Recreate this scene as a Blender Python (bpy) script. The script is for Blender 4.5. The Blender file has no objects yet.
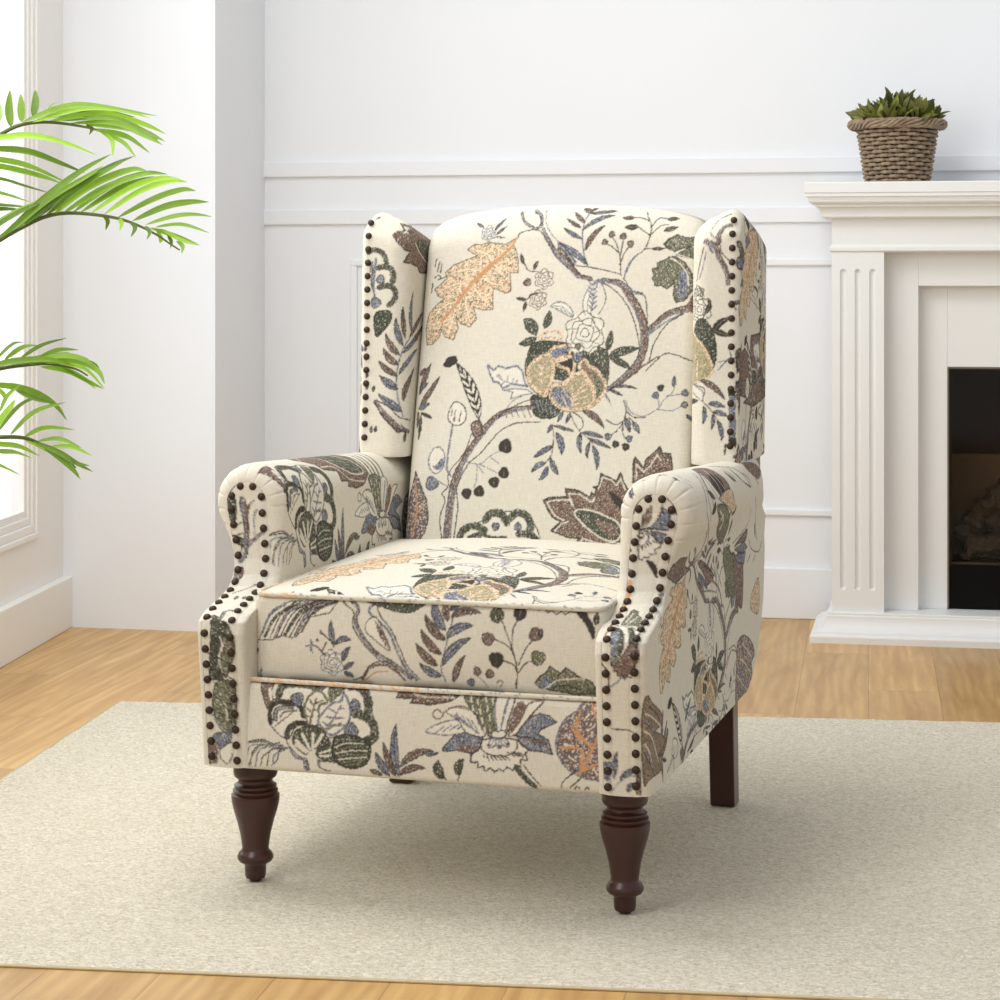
import bpy, bmesh, math, random
import numpy as np
from mathutils import Vector, Matrix
random.seed(7); rng = np.random.default_rng(11)
scene = bpy.context.scene
COL = scene.collection
# ---------------------------------------------------------------- helpers
def link(o, parent=None):
    COL.objects.link(o)
    if parent is not None: o.parent = parent
    return o
def empty(name, loc, rz=0.0, label=None, cat=None, group=None):
    o = bpy.data.objects.new(name, None); o.empty_display_size = .05
    o.location = loc; o.rotation_euler = (0, 0, rz)
    COL.objects.link(o); tag(o, label, cat, group); return o
def tag(o, label=None, cat=None, group=None, kind=None):
    if label: o['label'] = label
    if cat: o['category'] = cat
    if group: o['group'] = group
    if kind: o['kind'] = kind
    return o
def signed_vol(V, F):
    a, b, c, d = V[F[:, 0]], V[F[:, 1]], V[F[:, 2]], V[F[:, 3]]
    return float((np.einsum('ij,ij->i', a, np.cross(b, c)) + np.einsum('ij,ij->i', a, np.cross(c, d))).sum())
def obj_np(name, V, F, mat, parent=None, col=None, uv=None, smooth=True, orient=True):
    V = np.asarray(V, float); F = np.asarray(F, np.int64)
    if orient and signed_vol(V - V.mean(0), F) < 0: F = F[:, ::-1]
    # drop degenerate quads
    bad = np.zeros(len(F), bool)
    for i in range(4):
        for j in range(i + 1, 4):
            bad |= (F[:, i] == F[:, j])
    F = F[~bad]
    me = bpy.data.meshes.new(name)
    me.vertices.add(len(V)); me.vertices.foreach_set('co', V.astype(np.float32).ravel())
    me.loops.add(F.size); me.loops.foreach_set('vertex_index', F.astype(np.int32).ravel())
    me.polygons.add(len(F)); me.polygons.foreach_set('loop_start', np.arange(0, F.size, 4, dtype=np.int32))
    me.update(calc_edges=True)
    me.polygons.foreach_set('use_smooth', np.full(len(F), smooth))
    if col is not None:
        ca_ = me.color_attributes.new('print', 'FLOAT_COLOR', 'POINT')
        ca_.data.foreach_set('color', np.c_[col, np.ones(len(col))].astype(np.float32).ravel())
    if uv is not None:
        ul = me.uv_layers.new(name='cloth')
        ul.data.foreach_set('uv', uv[F.ravel()].astype(np.float32).ravel())
    me.materials.append(mat); me.validate()
    o = bpy.data.objects.new(name, me)
    return link(o, parent)
class MB:
    """collects simple shapes into one mesh"""
    def __init__(s): s.bm = bmesh.new()
    def box(s, x0, x1, y0, y1, z0, z1, bev=0.0, seg=2):
        vs = [s.bm.verts.new((x, y, z)) for x in (x0, x1) for y in (y0, y1) for z in (z0, z1)]
        fs = [(0, 1, 3, 2), (4, 6, 7, 5), (0, 4, 5, 1), (2, 3, 7, 6), (0, 2, 6, 4), (1, 5, 7, 3)]
        ff = [s.bm.faces.new([vs[i] for i in f]) for f in fs]
        if bev > 0:
            es = list({e for f in ff for e in f.edges})
            bmesh.ops.bevel(s.bm, geom=es, offset=bev, segments=seg, profile=.5, affect='EDGES')
        return s
    def prism(s, pts, z0, z1):
        a = [s.bm.verts.new((x, y, z0)) for x, y in pts]; b = [s.bm.verts.new((x, y, z1)) for x, y in pts]
        n = len(pts)
        s.bm.faces.new(a[::-1]); s.bm.faces.new(b)
        for i in range(n): s.bm.faces.new((a[i], a[(i + 1) % n], b[(i + 1) % n], b[i]))
        return s
    def lathe(s, prof, seg=40, cx=0, cy=0):
        rings = []
        for r, z in prof:
            if r < 1e-6: rings.append([s.bm.verts.new((cx, cy, z))])
            else: rings.append([s.bm.verts.new((cx + r * math.cos(2 * math.pi * k / seg), cy + r * math.sin(2 * math.pi * k / seg), z)) for k in range(seg)])
        for a, b in zip(rings, rings[1:]):
            for k in range(seg):
                q = [a[k % len(a)], a[(k + 1) % len(a)], b[(k + 1) % len(b)], b[k % len(b)]]
                q2 = []
                for v in q:
                    if v not in q2: q2.append(v)
                if len(q2) > 2: s.bm.faces.new(q2)
        if len(rings[0]) > 1: s.bm.faces.new(rings[0][::-1])
        if len(rings[-1]) > 1: s.bm.faces.new(rings[-1])
        return s
    def tube(s, pts, rad, seg=8, cap=True):
        P = [Vector(p) for p in pts]; n = len(P)
        R = rad if isinstance(rad, (list, tuple)) else [rad] * n
        up = Vector((0, 0, 1)); rings = []
        prev = None
        for i in range(n):
            t = (P[min(i + 1, n - 1)] - P[max(i - 1, 0)]).normalized()
            if prev is None:
                u = t.cross(up)
                if u.length < 1e-3: u = t.cross(Vector((1, 0, 0)))
                u.normalize()
            else:
                u = (prev - t * prev.dot(t)).normalized()
            prev = u; w = t.cross(u)
            rings.append([s.bm.verts.new(P[i] + (u * math.cos(2 * math.pi * k / seg) + w * math.sin(2 * math.pi * k / seg)) * R[i]) for k in range(seg)])
        for a, b in zip(rings, rings[1:]):
            for k in range(seg): s.bm.faces.new((a[k], a[(k + 1) % seg], b[(k + 1) % seg], b[k]))
        if cap: s.bm.faces.new(rings[0][::-1]); s.bm.faces.new(rings[-1])
        return s
    def build(s, name, mat, parent=None, smooth=False, auto=None):
        bmesh.ops.recalc_face_normals(s.bm, faces=s.bm.faces)
        me = bpy.data.meshes.new(name); s.bm.to_mesh(me); s.bm.free()
        if smooth:
            for p in me.polygons: p.use_smooth = True
        me.materials.append(mat)
        o = bpy.data.objects.new(name, me); link(o, parent)
        if smooth and auto: 
            me.set_sharp_from_angle(angle=math.radians(auto))
        return o
def srgb(r, g, b):
    f = lambda c: ((c / 255) / 12.92) if c / 255 <= .04045 else (((c / 255) + .055) / 1.055) ** 2.4
    return (f(r), f(g), f(b))
def mat_new(name):
    m = bpy.data.materials.new(name); m.use_nodes = True
    nt = m.node_tree; nt.nodes.clear()
    out = nt.nodes.new('ShaderNodeOutputMaterial'); b = nt.nodes.new('ShaderNodeBsdfPrincipled')
    nt.links.new(b.outputs[0], out.inputs[0]); return m, nt, b
def N(nt, kind, **kw):
    n = nt.nodes.new(kind)
    for k, v in kw.items():
        if k in n.inputs.keys(): n.inputs[k].default_value = v
        else: setattr(n, k, v)
    return n
def setin(b, name, v):
    b.inputs[name].default_value = v
def simple(name, rgb, rough=.5, spec=.5, metal=0, noise=0, nscale=20, bump=0, bscale=200, bdist=.001):
    m, nt, b = mat_new(name)
    c = (*srgb(*rgb), 1)
    setin(b, 'Base Color', c); setin(b, 'Roughness', rough); setin(b, 'Specular IOR Level', spec); setin(b, 'Metallic', metal)
    tc = N(nt, 'ShaderNodeTexCoord')
    if noise:
        n = N(nt, 'ShaderNodeTexNoise', Scale=nscale, Detail=5.0)
        nt.links.new(tc.outputs['Object'], n.inputs['Vector'])
        mx = N(nt, 'ShaderNodeMix'); mx.data_type = 'RGBA'
        mx.inputs[6].default_value = c; mx.inputs[7].default_value = tuple(v * (1 - noise) for v in c[:3]) + (1,)
        nt.links.new(n.outputs['Fac'], mx.inputs[0]); nt.links.new(mx.outputs[2], b.inputs['Base Color'])
    if bump:
        n2 = N(nt, 'ShaderNodeTexNoise', Scale=bscale, Detail=4.0)
        nt.links.new(tc.outputs['Object'], n2.inputs['Vector'])
        bp = N(nt, 'ShaderNodeBump', Strength=bump, Distance=bdist)
        nt.links.new(n2.outputs['Fac'], bp.inputs['Height']); nt.links.new(bp.outputs[0], b.inputs['Normal'])
    return m
def math_node(nt, op, a, b=None, c=None):
    n = nt.nodes.new('ShaderNodeMath'); n.operation = op
    for i, v in enumerate((a, b, c)):
        if v is None: continue
        if isinstance(v, (int, float)): n.inputs[i].default_value = v
        else: nt.links.new(v, n.inputs[i])
    return n.outputs[0]
def mixrgb(nt, fac, a, b, blend='MIX'):
    n = nt.nodes.new('ShaderNodeMix'); n.data_type = 'RGBA'; n.blend_type = blend
    for i, v in ((0, fac), (6, a), (7, b)):
        if isinstance(v, (int, float)): n.inputs[i].default_value = v
        elif isinstance(v, tuple): n.inputs[i].default_value = v if len(v) == 4 else (*v, 1)
        else: nt.links.new(v, n.inputs[i])
    return n.outputs[2]
def mapping(nt, src, scale=(1, 1, 1), rot=(0, 0, 0), loc=(0, 0, 0)):
    n = nt.nodes.new('ShaderNodeMapping'); n.inputs['Scale'].default_value = scale; n.inputs['Rotation'].default_value = rot; n.inputs['Location'].default_value = loc
    nt.links.new(src, n.inputs['Vector']); return n.outputs[0]
def noise(nt, vec, scale, detail=4.0, rough=.5, dist=0.0):
    n = N(nt, 'ShaderNodeTexNoise', Scale=scale, Detail=detail, Roughness=rough, Distortion=dist)
    nt.links.new(vec, n.inputs['Vector']); return n.outputs['Fac']
def ramp(nt, fac, stops):
    n = nt.nodes.new('ShaderNodeValToRGB'); e = n.color_ramp.elements
    while len(e) < len(stops): e.new(.5)
    for i, (p, c) in enumerate(stops):
        e[i].position = p; e[i].color = (*c, 1) if len(c) == 3 else c
    nt.links.new(fac, n.inputs[0]); return n.outputs[0]
def bump(nt, b, h, strength, dist):
    n = N(nt, 'ShaderNodeBump', Strength=strength, Distance=dist)
    nt.links.new(h, n.inputs['Height']); nt.links.new(n.outputs[0], b.inputs['Normal'])

# ---------------------------------------------------------------- materials
M_wall = simple('painted_wall', (234, 237, 241), .6, .3, noise=.02, nscale=3, bump=.05, bscale=300)
M_trim = simple('painted_trim', (237, 236, 233), .45, .35)
M_fire = simple('painted_mantel', (232, 233, 232), .42, .4)
M_wood = simple('mahogany', (66, 32, 25), .28, .5, noise=.35, nscale=30)
M_nail = simple('antique_bronze', (74, 58, 46), .45, .4, metal=.6, noise=.5, nscale=300)
M_black = simple('black_glass', (14, 10, 9), .08, .5)
M_blackm = simple('black_panel', (7, 6, 6), .5, .12)
def m_fabric():
    m, nt, b = mat_new('printed_linen')
    at = nt.nodes.new('ShaderNodeVertexColor'); at.layer_name = 'print'
    uv = nt.nodes.new('ShaderNodeUVMap'); uv.uv_map = 'cloth'
    n1 = noise(nt, mapping(nt, uv.outputs[0], (60, 700, 1)), 1, 2); n2 = noise(nt, mapping(nt, uv.outputs[0], (700, 60, 1)), 1, 2)
    s = math_node(nt, 'ADD', n1, n2)
    v = math_node(nt, 'MULTIPLY_ADD', s, .30, .70)
    cmb = nt.nodes.new('ShaderNodeCombineColor')
    for i in range(3): nt.links.new(v, cmb.inputs[i])
    nt.links.new(mixrgb(nt, 1.0, at.outputs[0], cmb.outputs[0], 'MULTIPLY'), b.inputs['Base Color'])
    setin(b, 'Roughness', .85); setin(b, 'Specular IOR Level', .2)
    bump(nt, b, s, .35, .0006)
    return m
M_fab = m_fabric()
def m_floor():
    m, nt, b = mat_new('oak_planks')
    tc = N(nt, 'ShaderNodeTexCoord')
    v = mapping(nt, tc.outputs['Object'], rot=(0, 0, math.radians(9.5)))
    sep = nt.nodes.new('ShaderNodeSeparateXYZ'); nt.links.new(v, sep.inputs[0])
    x, y = sep.outputs[0], sep.outputs[1]
    W = .155; L = 1.25
    ix = math_node(nt, 'FLOOR', math_node(nt, 'DIVIDE', x, W))
    off = math_node(nt, 'MULTIPLY', math_node(nt, 'FRACT', math_node(nt, 'MULTIPLY', ix, .377)), L)
    yy = math_node(nt, 'DIVIDE', math_node(nt, 'ADD', y, off), L)
    iy = math_node(nt, 'FLOOR', yy)
    cmb = nt.nodes.new('ShaderNodeCombineXYZ'); nt.links.new(ix, cmb.inputs[0]); nt.links.new(iy, cmb.inputs[1])
    wn = nt.nodes.new('ShaderNodeTexWhiteNoise'); nt.links.new(cmb.outputs[0], wn.inputs['Vector'])
    # grain: per plank offset
    vm = nt.nodes.new('ShaderNodeVectorMath'); vm.operation = 'MULTIPLY_ADD'
    nt.links.new(wn.outputs['Color'], vm.inputs[0]); vm.inputs[1].default_value = (7, 7, 7); nt.links.new(v, vm.inputs[2])
    g1 = noise(nt, mapping(nt, vm.outputs[0], (1, .11, 1)), 26, 6, .6, .6)
    wv = N(nt, 'ShaderNodeTexWave', Scale=3.2, Distortion=9.0, Detail=3.0); wv.inputs['Detail Scale'].default_value = 1.3
    nt.links.new(mapping(nt, vm.outputs[0], (3.4, .42, 1)), wv.inputs['Vector'])
    g2 = noise(nt, mapping(nt, vm.outputs[0], (1, .03, 1)), 160, 3, .6)
    c = ramp(nt, g1, [(.3, srgb(184, 142, 84)), (.55, srgb(212, 174, 112)), (.78, srgb(226, 192, 132))])
    c = mixrgb(nt, math_node(nt, 'MULTIPLY', wv.outputs['Fac'], .34), c, srgb(170, 124, 76))
    c = mixrgb(nt, math_node(nt, 'MULTIPLY', g2, .30), c, srgb(160, 116, 72))
    k = math_node(nt, 'MULTIPLY_ADD', wn.outputs['Value'], .22, .86)
    cc = nt.nodes.new('ShaderNodeCombineColor')
    for i in range(3): nt.links.new(k, cc.inputs[i])
    c = mixrgb(nt, 1.0, c, cc.outputs[0], 'MULTIPLY')
    fx = math_node(nt, 'FRACT', math_node(nt, 'DIVIDE', x, W)); fy = math_node(nt, 'FRACT', yy)
    gx = math_node(nt, 'LESS_THAN', fx, .010); gy = math_node(nt, 'LESS_THAN', fy, .0014)
    gap = math_node(nt, 'MAXIMUM', gx, gy)
    c = mixrgb(nt, math_node(nt, 'MULTIPLY', gap, .55), c, srgb(110, 76, 44))
    nt.links.new(c, b.inputs['Base Color']); setin(b, 'Roughness', .38); setin(b, 'Specular IOR Level', .35)
    bump(nt, b, math_node(nt, 'SUBTRACT', g2, math_node(nt, 'MULTIPLY', gap, 2.0)), .12, .001)
    return m
M_floor = m_floor()
def m_rug():
    m, nt, b = mat_new('wool_rug')
    tc = N(nt, 'ShaderNodeTexCoord'); v = tc.outputs['Object']
    a = noise(nt, mapping(nt, v, (1, 1.7, 1), (0, 0, .5)), 150, 3, .6, 1.0)
    f = noise(nt, v, 95, 4, .6); l = noise(nt, mapping(nt, v, (.6, 1.5, 1)), 5, 3)
    c = mixrgb(nt, ramp(nt, a, [(.35, (0, 0, 0)), (.60, (1, 1, 1))]), srgb(200, 190, 166), srgb(242, 236, 220))
    c = mixrgb(nt, ramp(nt, f, [(.56, (0, 0, 0)), (.74, (.45, .45, .45))]), c, srgb(186, 174, 148))
    c = mixrgb(nt, math_node(nt, 'MULTIPLY', l, .15), c, srgb(206, 197, 176))
    nt.links.new(c, b.inputs['Base Color']); setin(b, 'Roughness', .95); setin(b, 'Specular IOR Level', .1)
    bump(nt, b, math_node(nt, 'ADD', a, math_node(nt, 'MULTIPLY', f, .6)), .9, .006)
    return m
M_rug = m_rug()
# ---------------------------------------------------------------- geometry of upholstery (pure numpy)
def lerp_tab(x, tab):
    a = np.array(tab, float); return np.interp(x, a[:, 0], a[:, 1])

def grid_faces(n, m, wrap=False, off=0, flip=False):
    i = np.arange(n - 1)[:, None]; j = np.arange(m if wrap else m - 1)[None, :]
    a = i * m + j; b = i * m + (j + 1) % m; c = (i + 1) * m + (j + 1) % m; d = (i + 1) * m + j
    q = np.stack([a, b, c, d], -1).reshape(-1, 4) + off
    return q[:, ::-1] if flip else q

def rbox(h, r, ds, levels=None):
    """rounded box surface lattice; returns V, F, face id per vertex (0:-x 1:+x 2:-y 3:+y 4:-z 5:+z)"""
    h = np.array(h, float)
    ax = [np.linspace(-h[k], h[k], max(4, int(round(2 * h[k] / ds[k]))) + 1) for k in range(3)]
    V = []; Fc = []; ID = []; off = 0
    for k in range(3):
        a, b = [(1, 2), (2, 0), (0, 1)][k]
        A, B = np.meshgrid(ax[a], ax[b], indexing='ij')
        for s in (-1, 1):
            P = np.zeros((A.size, 3)); P[:, k] = s * h[k]; P[:, a] = A.ravel(); P[:, b] = B.ravel()
            V.append(P); Fc.append(grid_faces(len(ax[a]), len(ax[b]), off=off, flip=(s < 0))); off += len(P)
            ID.append(np.full(len(P), 2 * k + (s > 0)))
    V = np.concatenate(V); Fc = np.concatenate(Fc); ID = np.concatenate(ID)
    inner = np.clip(V, -(h - r), h - r); d = V - inner
    L = np.linalg.norm(d, axis=1, keepdims=True); L[L == 0] = 1
    return inner + r * d / L, Fc, ID

def weld(V, F, UV=None):
    key = np.round(V * 20000).astype(np.int64)
    _, idx, inv = np.unique(key, axis=0, return_index=True, return_inverse=True)
    inv = inv.reshape(-1); F2 = inv[F]
    ok = np.array([True] * len(F2))
    return V[idx], F2, (UV[idx] if UV is not None else None)

# --- armrest and arm facing ------------------------------------------------
YF = [(.19, -.075), (.30, -.086), (.395, -.098), (.412, -.094), (.421, -.078), (.430, -.045), (.438, -.012), (.448, .016), (.465, .034), (.49, .043), (.70, .047)]
XM = [(.19, .3065), (.41, .309), (.45, .312), (.50, .315), (.575, .3255)]
def yfront(z): return lerp_tab(z, YF)
def xmed(z): return lerp_tab(z, XM)
def hwid(z): return lerp_tab(z, [(.19, .0275), (.41, .0280), (.47, .0290), (.53, .0315), (.577, .0335)])
def rnd(z): return lerp_tab(z, [(.19, .011), (.42, .013), (.50, .022), (.56, .027)])
ZC = .577
def arm_outline(step):
    r = .058
    pts = [(.269, .188), (.269, .30), (.269, .42), (.268, .50), (.268, .54)]
    for a in np.linspace(175, -42, 30):
        pts.append((.3255 + r * math.cos(math.radians(a)), ZC + r * math.sin(math.radians(a))))
    pts += [(.356, .515), (.349, .495), (.346, .46), (.346, .36), (.346, .188)]
    p = np.array(pts); s = np.r_[0, np.cumsum(np.linalg.norm(np.diff(p, axis=0), axis=1))]
    n = int(s[-1] / step) + 1; t = np.linspace(0, s[-1], n)
    return np.c_[np.interp(t, s, p[:, 0]), np.interp(t, s, p[:, 1])], t
def yback(z): return lerp_tab(z, [(.19, .655), (.215, .690), (.26, .745), (.35, .80), (.44, .815), (.50, .80), (.53, .74), (.57, .71), (.70, .70)])
def build_arm(step=.00135):
    P, t = arm_outline(step)
    M = np.c_[xmed(np.clip(P[:, 1], .19, .575)), np.clip(P[:, 1], .19, ZC - .002)]
    D = P - M; L = np.linalg.norm(D, axis=1)
    rows = []; uv = []
    R = rnd(P[:, 1]); hw = hwid(M[:, 1])
    yb = yback(P[:, 1])
    nb = 14
    for k in range(nb + 1):
        th = k / nb * math.pi / 2
        f = np.sin(th)                      # 0 at the face, 1 at full size
        rad = hw + (L - hw) * f
        Q = M + D / L[:, None] * rad[:, None]
        y = yfront(Q[:, 1]) + R * (1 - math.cos(th))
        rows.append(np.c_[Q[:, 0], y, Q[:, 1]]); uv.append(np.c_[yfront(P[:, 1]) + R * (th - .57), t])
    y0 = yfront(P[:, 1]) + R
    ang = np.degrees(np.arctan2(P[:, 1] - ZC, P[:, 0] - .3255)); crease = np.zeros(len(P))
    for a_ in (-38, -12, 14, 40, 63, 88, 112, 138, 164, 186): crease = np.maximum(crease, np.exp(-(((ang - a_ + 180) % 360 - 180) / 1.9) ** 2))
    crease = crease * (P[:, 1] > .53)
    for k in range(nb + 1):
        rr = rows[k]; a_ = .0015 * math.sin(min(1, k / 7.) * math.pi / 2) * crease
        rr[:, 0] -= (D[:, 0] / L) * a_; rr[:, 2] -= (D[:, 1] / L) * a_; rr[:, 1] += .6 * a_
    n = int(.72 / (step * 1.25))
    for k in range(1, n + 1):
        y = y0 + (yb - y0) * k / n
        sag = -.022 * np.clip((P[:, 1] - .50) / .10, 0, 1) * np.clip((y - .1) / .5, 0, 1)
        a_ = .0013 * crease * np.exp(-((y - y0) / .016))
        x_ = P[:, 0] - np.where(P[:, 0] > .350, (P[:, 0] - .350) * .62, 0) * np.clip((y - .25) / .4, 0, 1)
        rows.append(np.c_[x_ - D[:, 0] / L * a_, y, P[:, 1] + sag - D[:, 1] / L * a_]); uv.append(np.c_[y, t])
    for rr in rows:
        rr[:, 2] += .016 * np.clip(rr[:, 1] / .5, 0, 1.2) * np.clip((.26 - rr[:, 2]) / .07, 0, 1) + .004 * np.clip((.22 - rr[:, 2]) / .03, 0, 1)
    # back cap
    for k in range(1, 5):
        f = 1 - k / 4
        Q = M + np.c_[D[:, 0] - np.where(P[:, 0] > .350, (P[:, 0] - .350) * .62, 0), D[:, 1]] * f
        rows.append(np.c_[Q[:, 0], yb + .004 * (1 - f), Q[:, 1] - .022 * np.clip((Q[:, 1] - .50) / .10, 0, 1)]); uv.append(np.c_[yb, t])
    m = len(t)
    for rr in rows[-4:]: rr[:, 2] += .020 * np.clip((.26 - rr[:, 2]) / .07, 0, 1)
    V = np.concatenate(rows); UV = np.concatenate(uv)
    F = grid_faces(len(rows), m, flip=False)
    return V, F, UV
def build_facing(step=.0013):
    z = np.concatenate([np.linspace(.192, .39, 140), np.linspace(.391, .47, 130), np.linspace(.471, ZC, 70)])
    y = yfront(z); s = np.r_[0, np.cumsum(np.hypot(np.diff(z), np.diff(y)))]
    hwT = float(hwid(ZC))
    N = 27; u = np.linspace(-1, 1, N)
    top = np.linspace(0, 1, 22)[1:]
    rows = []; uv = []
    # path normal in the yz plane
    ty = np.gradient(y, s); tz = np.gradient(z, s)
    ny = -tz; nz = ty
    k = np.ones(9) / 9
    for A_ in range(2):
        ny = np.convolve(np.pad(ny, 4, 'edge'), k, 'valid'); nz = np.convolve(np.pad(nz, 4, 'edge'), k, 'valid')
    ln = np.hypot(ny, nz); ny /= ln; nz /= ln
    for i in range(len(z)):
        b = .0035 * (1 - u ** 4)
        # flat nailed tapes with a slightly sunken seam between them and the middle
        b = b - .0012 * np.exp(-((np.abs(u) - .50) / .06) ** 2)
        hw = float(hwid(z[i]))
        rows.append(np.c_[xmed(z[i]) + u * hw, y[i] + ny[i] * b + .0005, z[i] + nz[i] * b]); uv.append(np.c_[u * hw, np.full(N, s[i])])
    for f in top:
        hw = hwT; a = f * math.pi / 2; w = hw * math.cos(a); dz = hw * math.sin(a) * .96
        b = .0035 * (1 - (u ** 4)) * (1 - f ** 4)
        rows.append(np.c_[xmed(ZC) + u * w, np.full(N, .0475) - b, ZC + dz + u * 0]); uv.append(np.c_[u * w, np.full(N, s[-1] + dz)])
    V = np.concatenate(rows); UV = np.concatenate(uv)
    return V, grid_faces(len(rows), N, flip=True), UV
def facing_path():
    z = np.linspace(.192, ZC, 600); y = yfront(z); s = np.r_[0, np.cumsum(np.hypot(np.diff(z), np.diff(y)))]
    return z, y, s

# --- wing -------------------------------------------------------------------
def build_wing(step=.0013):
    # horizontal section, unrolled from inner back corner, round the front, to outer back corner
    c = []
    def arc(cx, cy, r, a0, a1, n=12):
        for a in np.linspace(a0, a1, n): c.append((cx + r * math.cos(math.radians(a)), cy + r * math.sin(math.radians(a))))
    c += [(.262, .30), (.258, .22), (.2575, .12)]
    arc(.2575 + .034, .034, .034, 180, 270)
    arc(.345 - .012, .012, .012, 270, 360, 8)
    c += [(.346, .14), (.345, .20), (.340, .265)]
    arc(.318, .270, .022, 0, 90, 8)
    p = np.array(c); s = np.r_[0, np.cumsum(np.linalg.norm(np.diff(p, axis=0), axis=1))]
    n = int(s[-1] / step) + 1; t = np.linspace(0, s[-1], n)
    P = np.c_[np.interp(t, s, p[:, 0]), np.interp(t, s, p[:, 1])]
    M = np.c_[np.full(n, .302), np.clip(P[:, 1], .045, .25)]
    zs = []
    rows = []; uv = []
    def place(Q, w):      # w: 0 bottom .. 1 top, extra handled by ztop
        return Q
    def ztop(x, y):
        return 1.044 - .45 * np.clip(.322 - x, 0, 1) - .20 * np.clip(y - .05, 0, 1) - .9 * np.clip(.035 - y, 0, 1) ** 1.5 * 4
    def yfr(z): return lerp_tab(z, [(.62, .572), (.75, .583), (.9, .588), (1.0, .595), (1.05, .610)])
    zb = .605
    def ring(f, wv, extra):
        Q = M + (P - M) * f
        zt = ztop(Q[:, 0], Q[:, 1])
        z = zb + (zt - .028 - zb) * wv + extra
        # lean of the wing: bottom slightly narrower in depth
        y = yfr(z) + Q[:, 1] * (1 + .0 * z)
        rows.append(np.c_[Q[:, 0], y, z]); uv.append(np.c_[t, np.full(n, 0.) + z - 0 + (1 - f) * .03 * (1 if wv > .5 else -1)])
    for k in range(7, 0, -1):
        ring(1 - k / 7., 0, 0.0)
    ring(.97, 0, .001)
    nz = int(.41 / step)
    for k in range(0, 5): ring(.97 + .03 * math.sin(k / 5 * 1.57), 0, .001 + .006 * (1 - math.cos(k / 5 * 1.57)))
    for k in range(nz + 1): ring(1, max(.0, k / nz), .007 * (1 - k / nz))
    for k in range(1, 19):
        a = k / 18 * math.pi / 2
        ring(1 - .62 * (1 - math.cos(a)), 1, .028 * math.sin(a))
    for k in range(1, 5): ring(.38 * (1 - k / 4.), 1, .028)
    V = np.concatenate(rows); UV = np.concatenate(uv)
    return V, grid_faces(len(rows), n, wrap=True, flip=False), UV

# --- inside back -------------------------------------------------------------
def back_y(z): return .562 + (z - .46) * .245
def build_back(step=.00125):
    V, F, ID = rbox((.256, .075, .31), .022, (step, .004, step))
    x = V[:, 0] / .256; zz = (V[:, 2] + .31) / .62
    dome = 1.0575 - .022 * np.abs(x) ** 2 - .016 * np.abs(x) ** 7
    z = .44 + zz * (dome - .44)
    # roll the top edge over
    y = V[:, 1]
    belly = .014 * (1 - np.abs(x) ** 2.5) * np.clip(4 * zz * (1.03 - zz), 0, 1)
    y = y + back_y(z) + .075 - belly * (y < 0)
    top = np.clip((zz - .90) / .10, 0, 1)
    y = y + .030 * top ** 2 * (V[:, 1] < 0)
    W = np.c_[V[:, 0], y, z]
    UV = np.c_[V[:, 0], z + (V[:, 1] + .075) * (ID == 5)]
    W, F, UV = weld(W, F, UV)
    return W, F, UV

# --- seat cushion, rail ------------------------------------------------------
def build_seat(step=.0014):
    V, F, ID = rbox((.275, .315, .066), .016, (step, step, step))
    x = V[:, 0] / .275; w = (V[:, 1] + .315) / .63; zz = V[:, 2] / .066
    crown = .030 * (1 - np.abs(x) ** 2.4) * (1 - np.abs(w * 2 - 1.0) ** 3.0) * (zz > 0) * zz
    z = .386 + V[:, 2] + crown + .010 * w * (zz > 0)
    bulge = -.006 * (1 - zz ** 2) * (1 - np.abs(x) ** 4) * (w < .1)
    y = .268 + V[:, 1] + bulge
    W = np.c_[V[:, 0], y, z]
    UV = np.where(((ID == 5))[:, None], np.c_[V[:, 0] + 2.0, y], np.c_[V[:, 0], z])
    return W, F, UV, ID
def build_rail(step=.0013):
    V, F, ID = rbox((.292, .35, .066), .010, (step, .01, step))
    x = V[:, 0] / .292
    W = np.c_[V[:, 0], V[:, 1] + .279 - .004 * (1 - (V[:, 2] / .066) ** 2) * (V[:, 1] < -.3), V[:, 2] + .255]
    UV = np.c_[W[:, 0], W[:, 2]]
    return W, F, UV, ID
ART = {}
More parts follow.
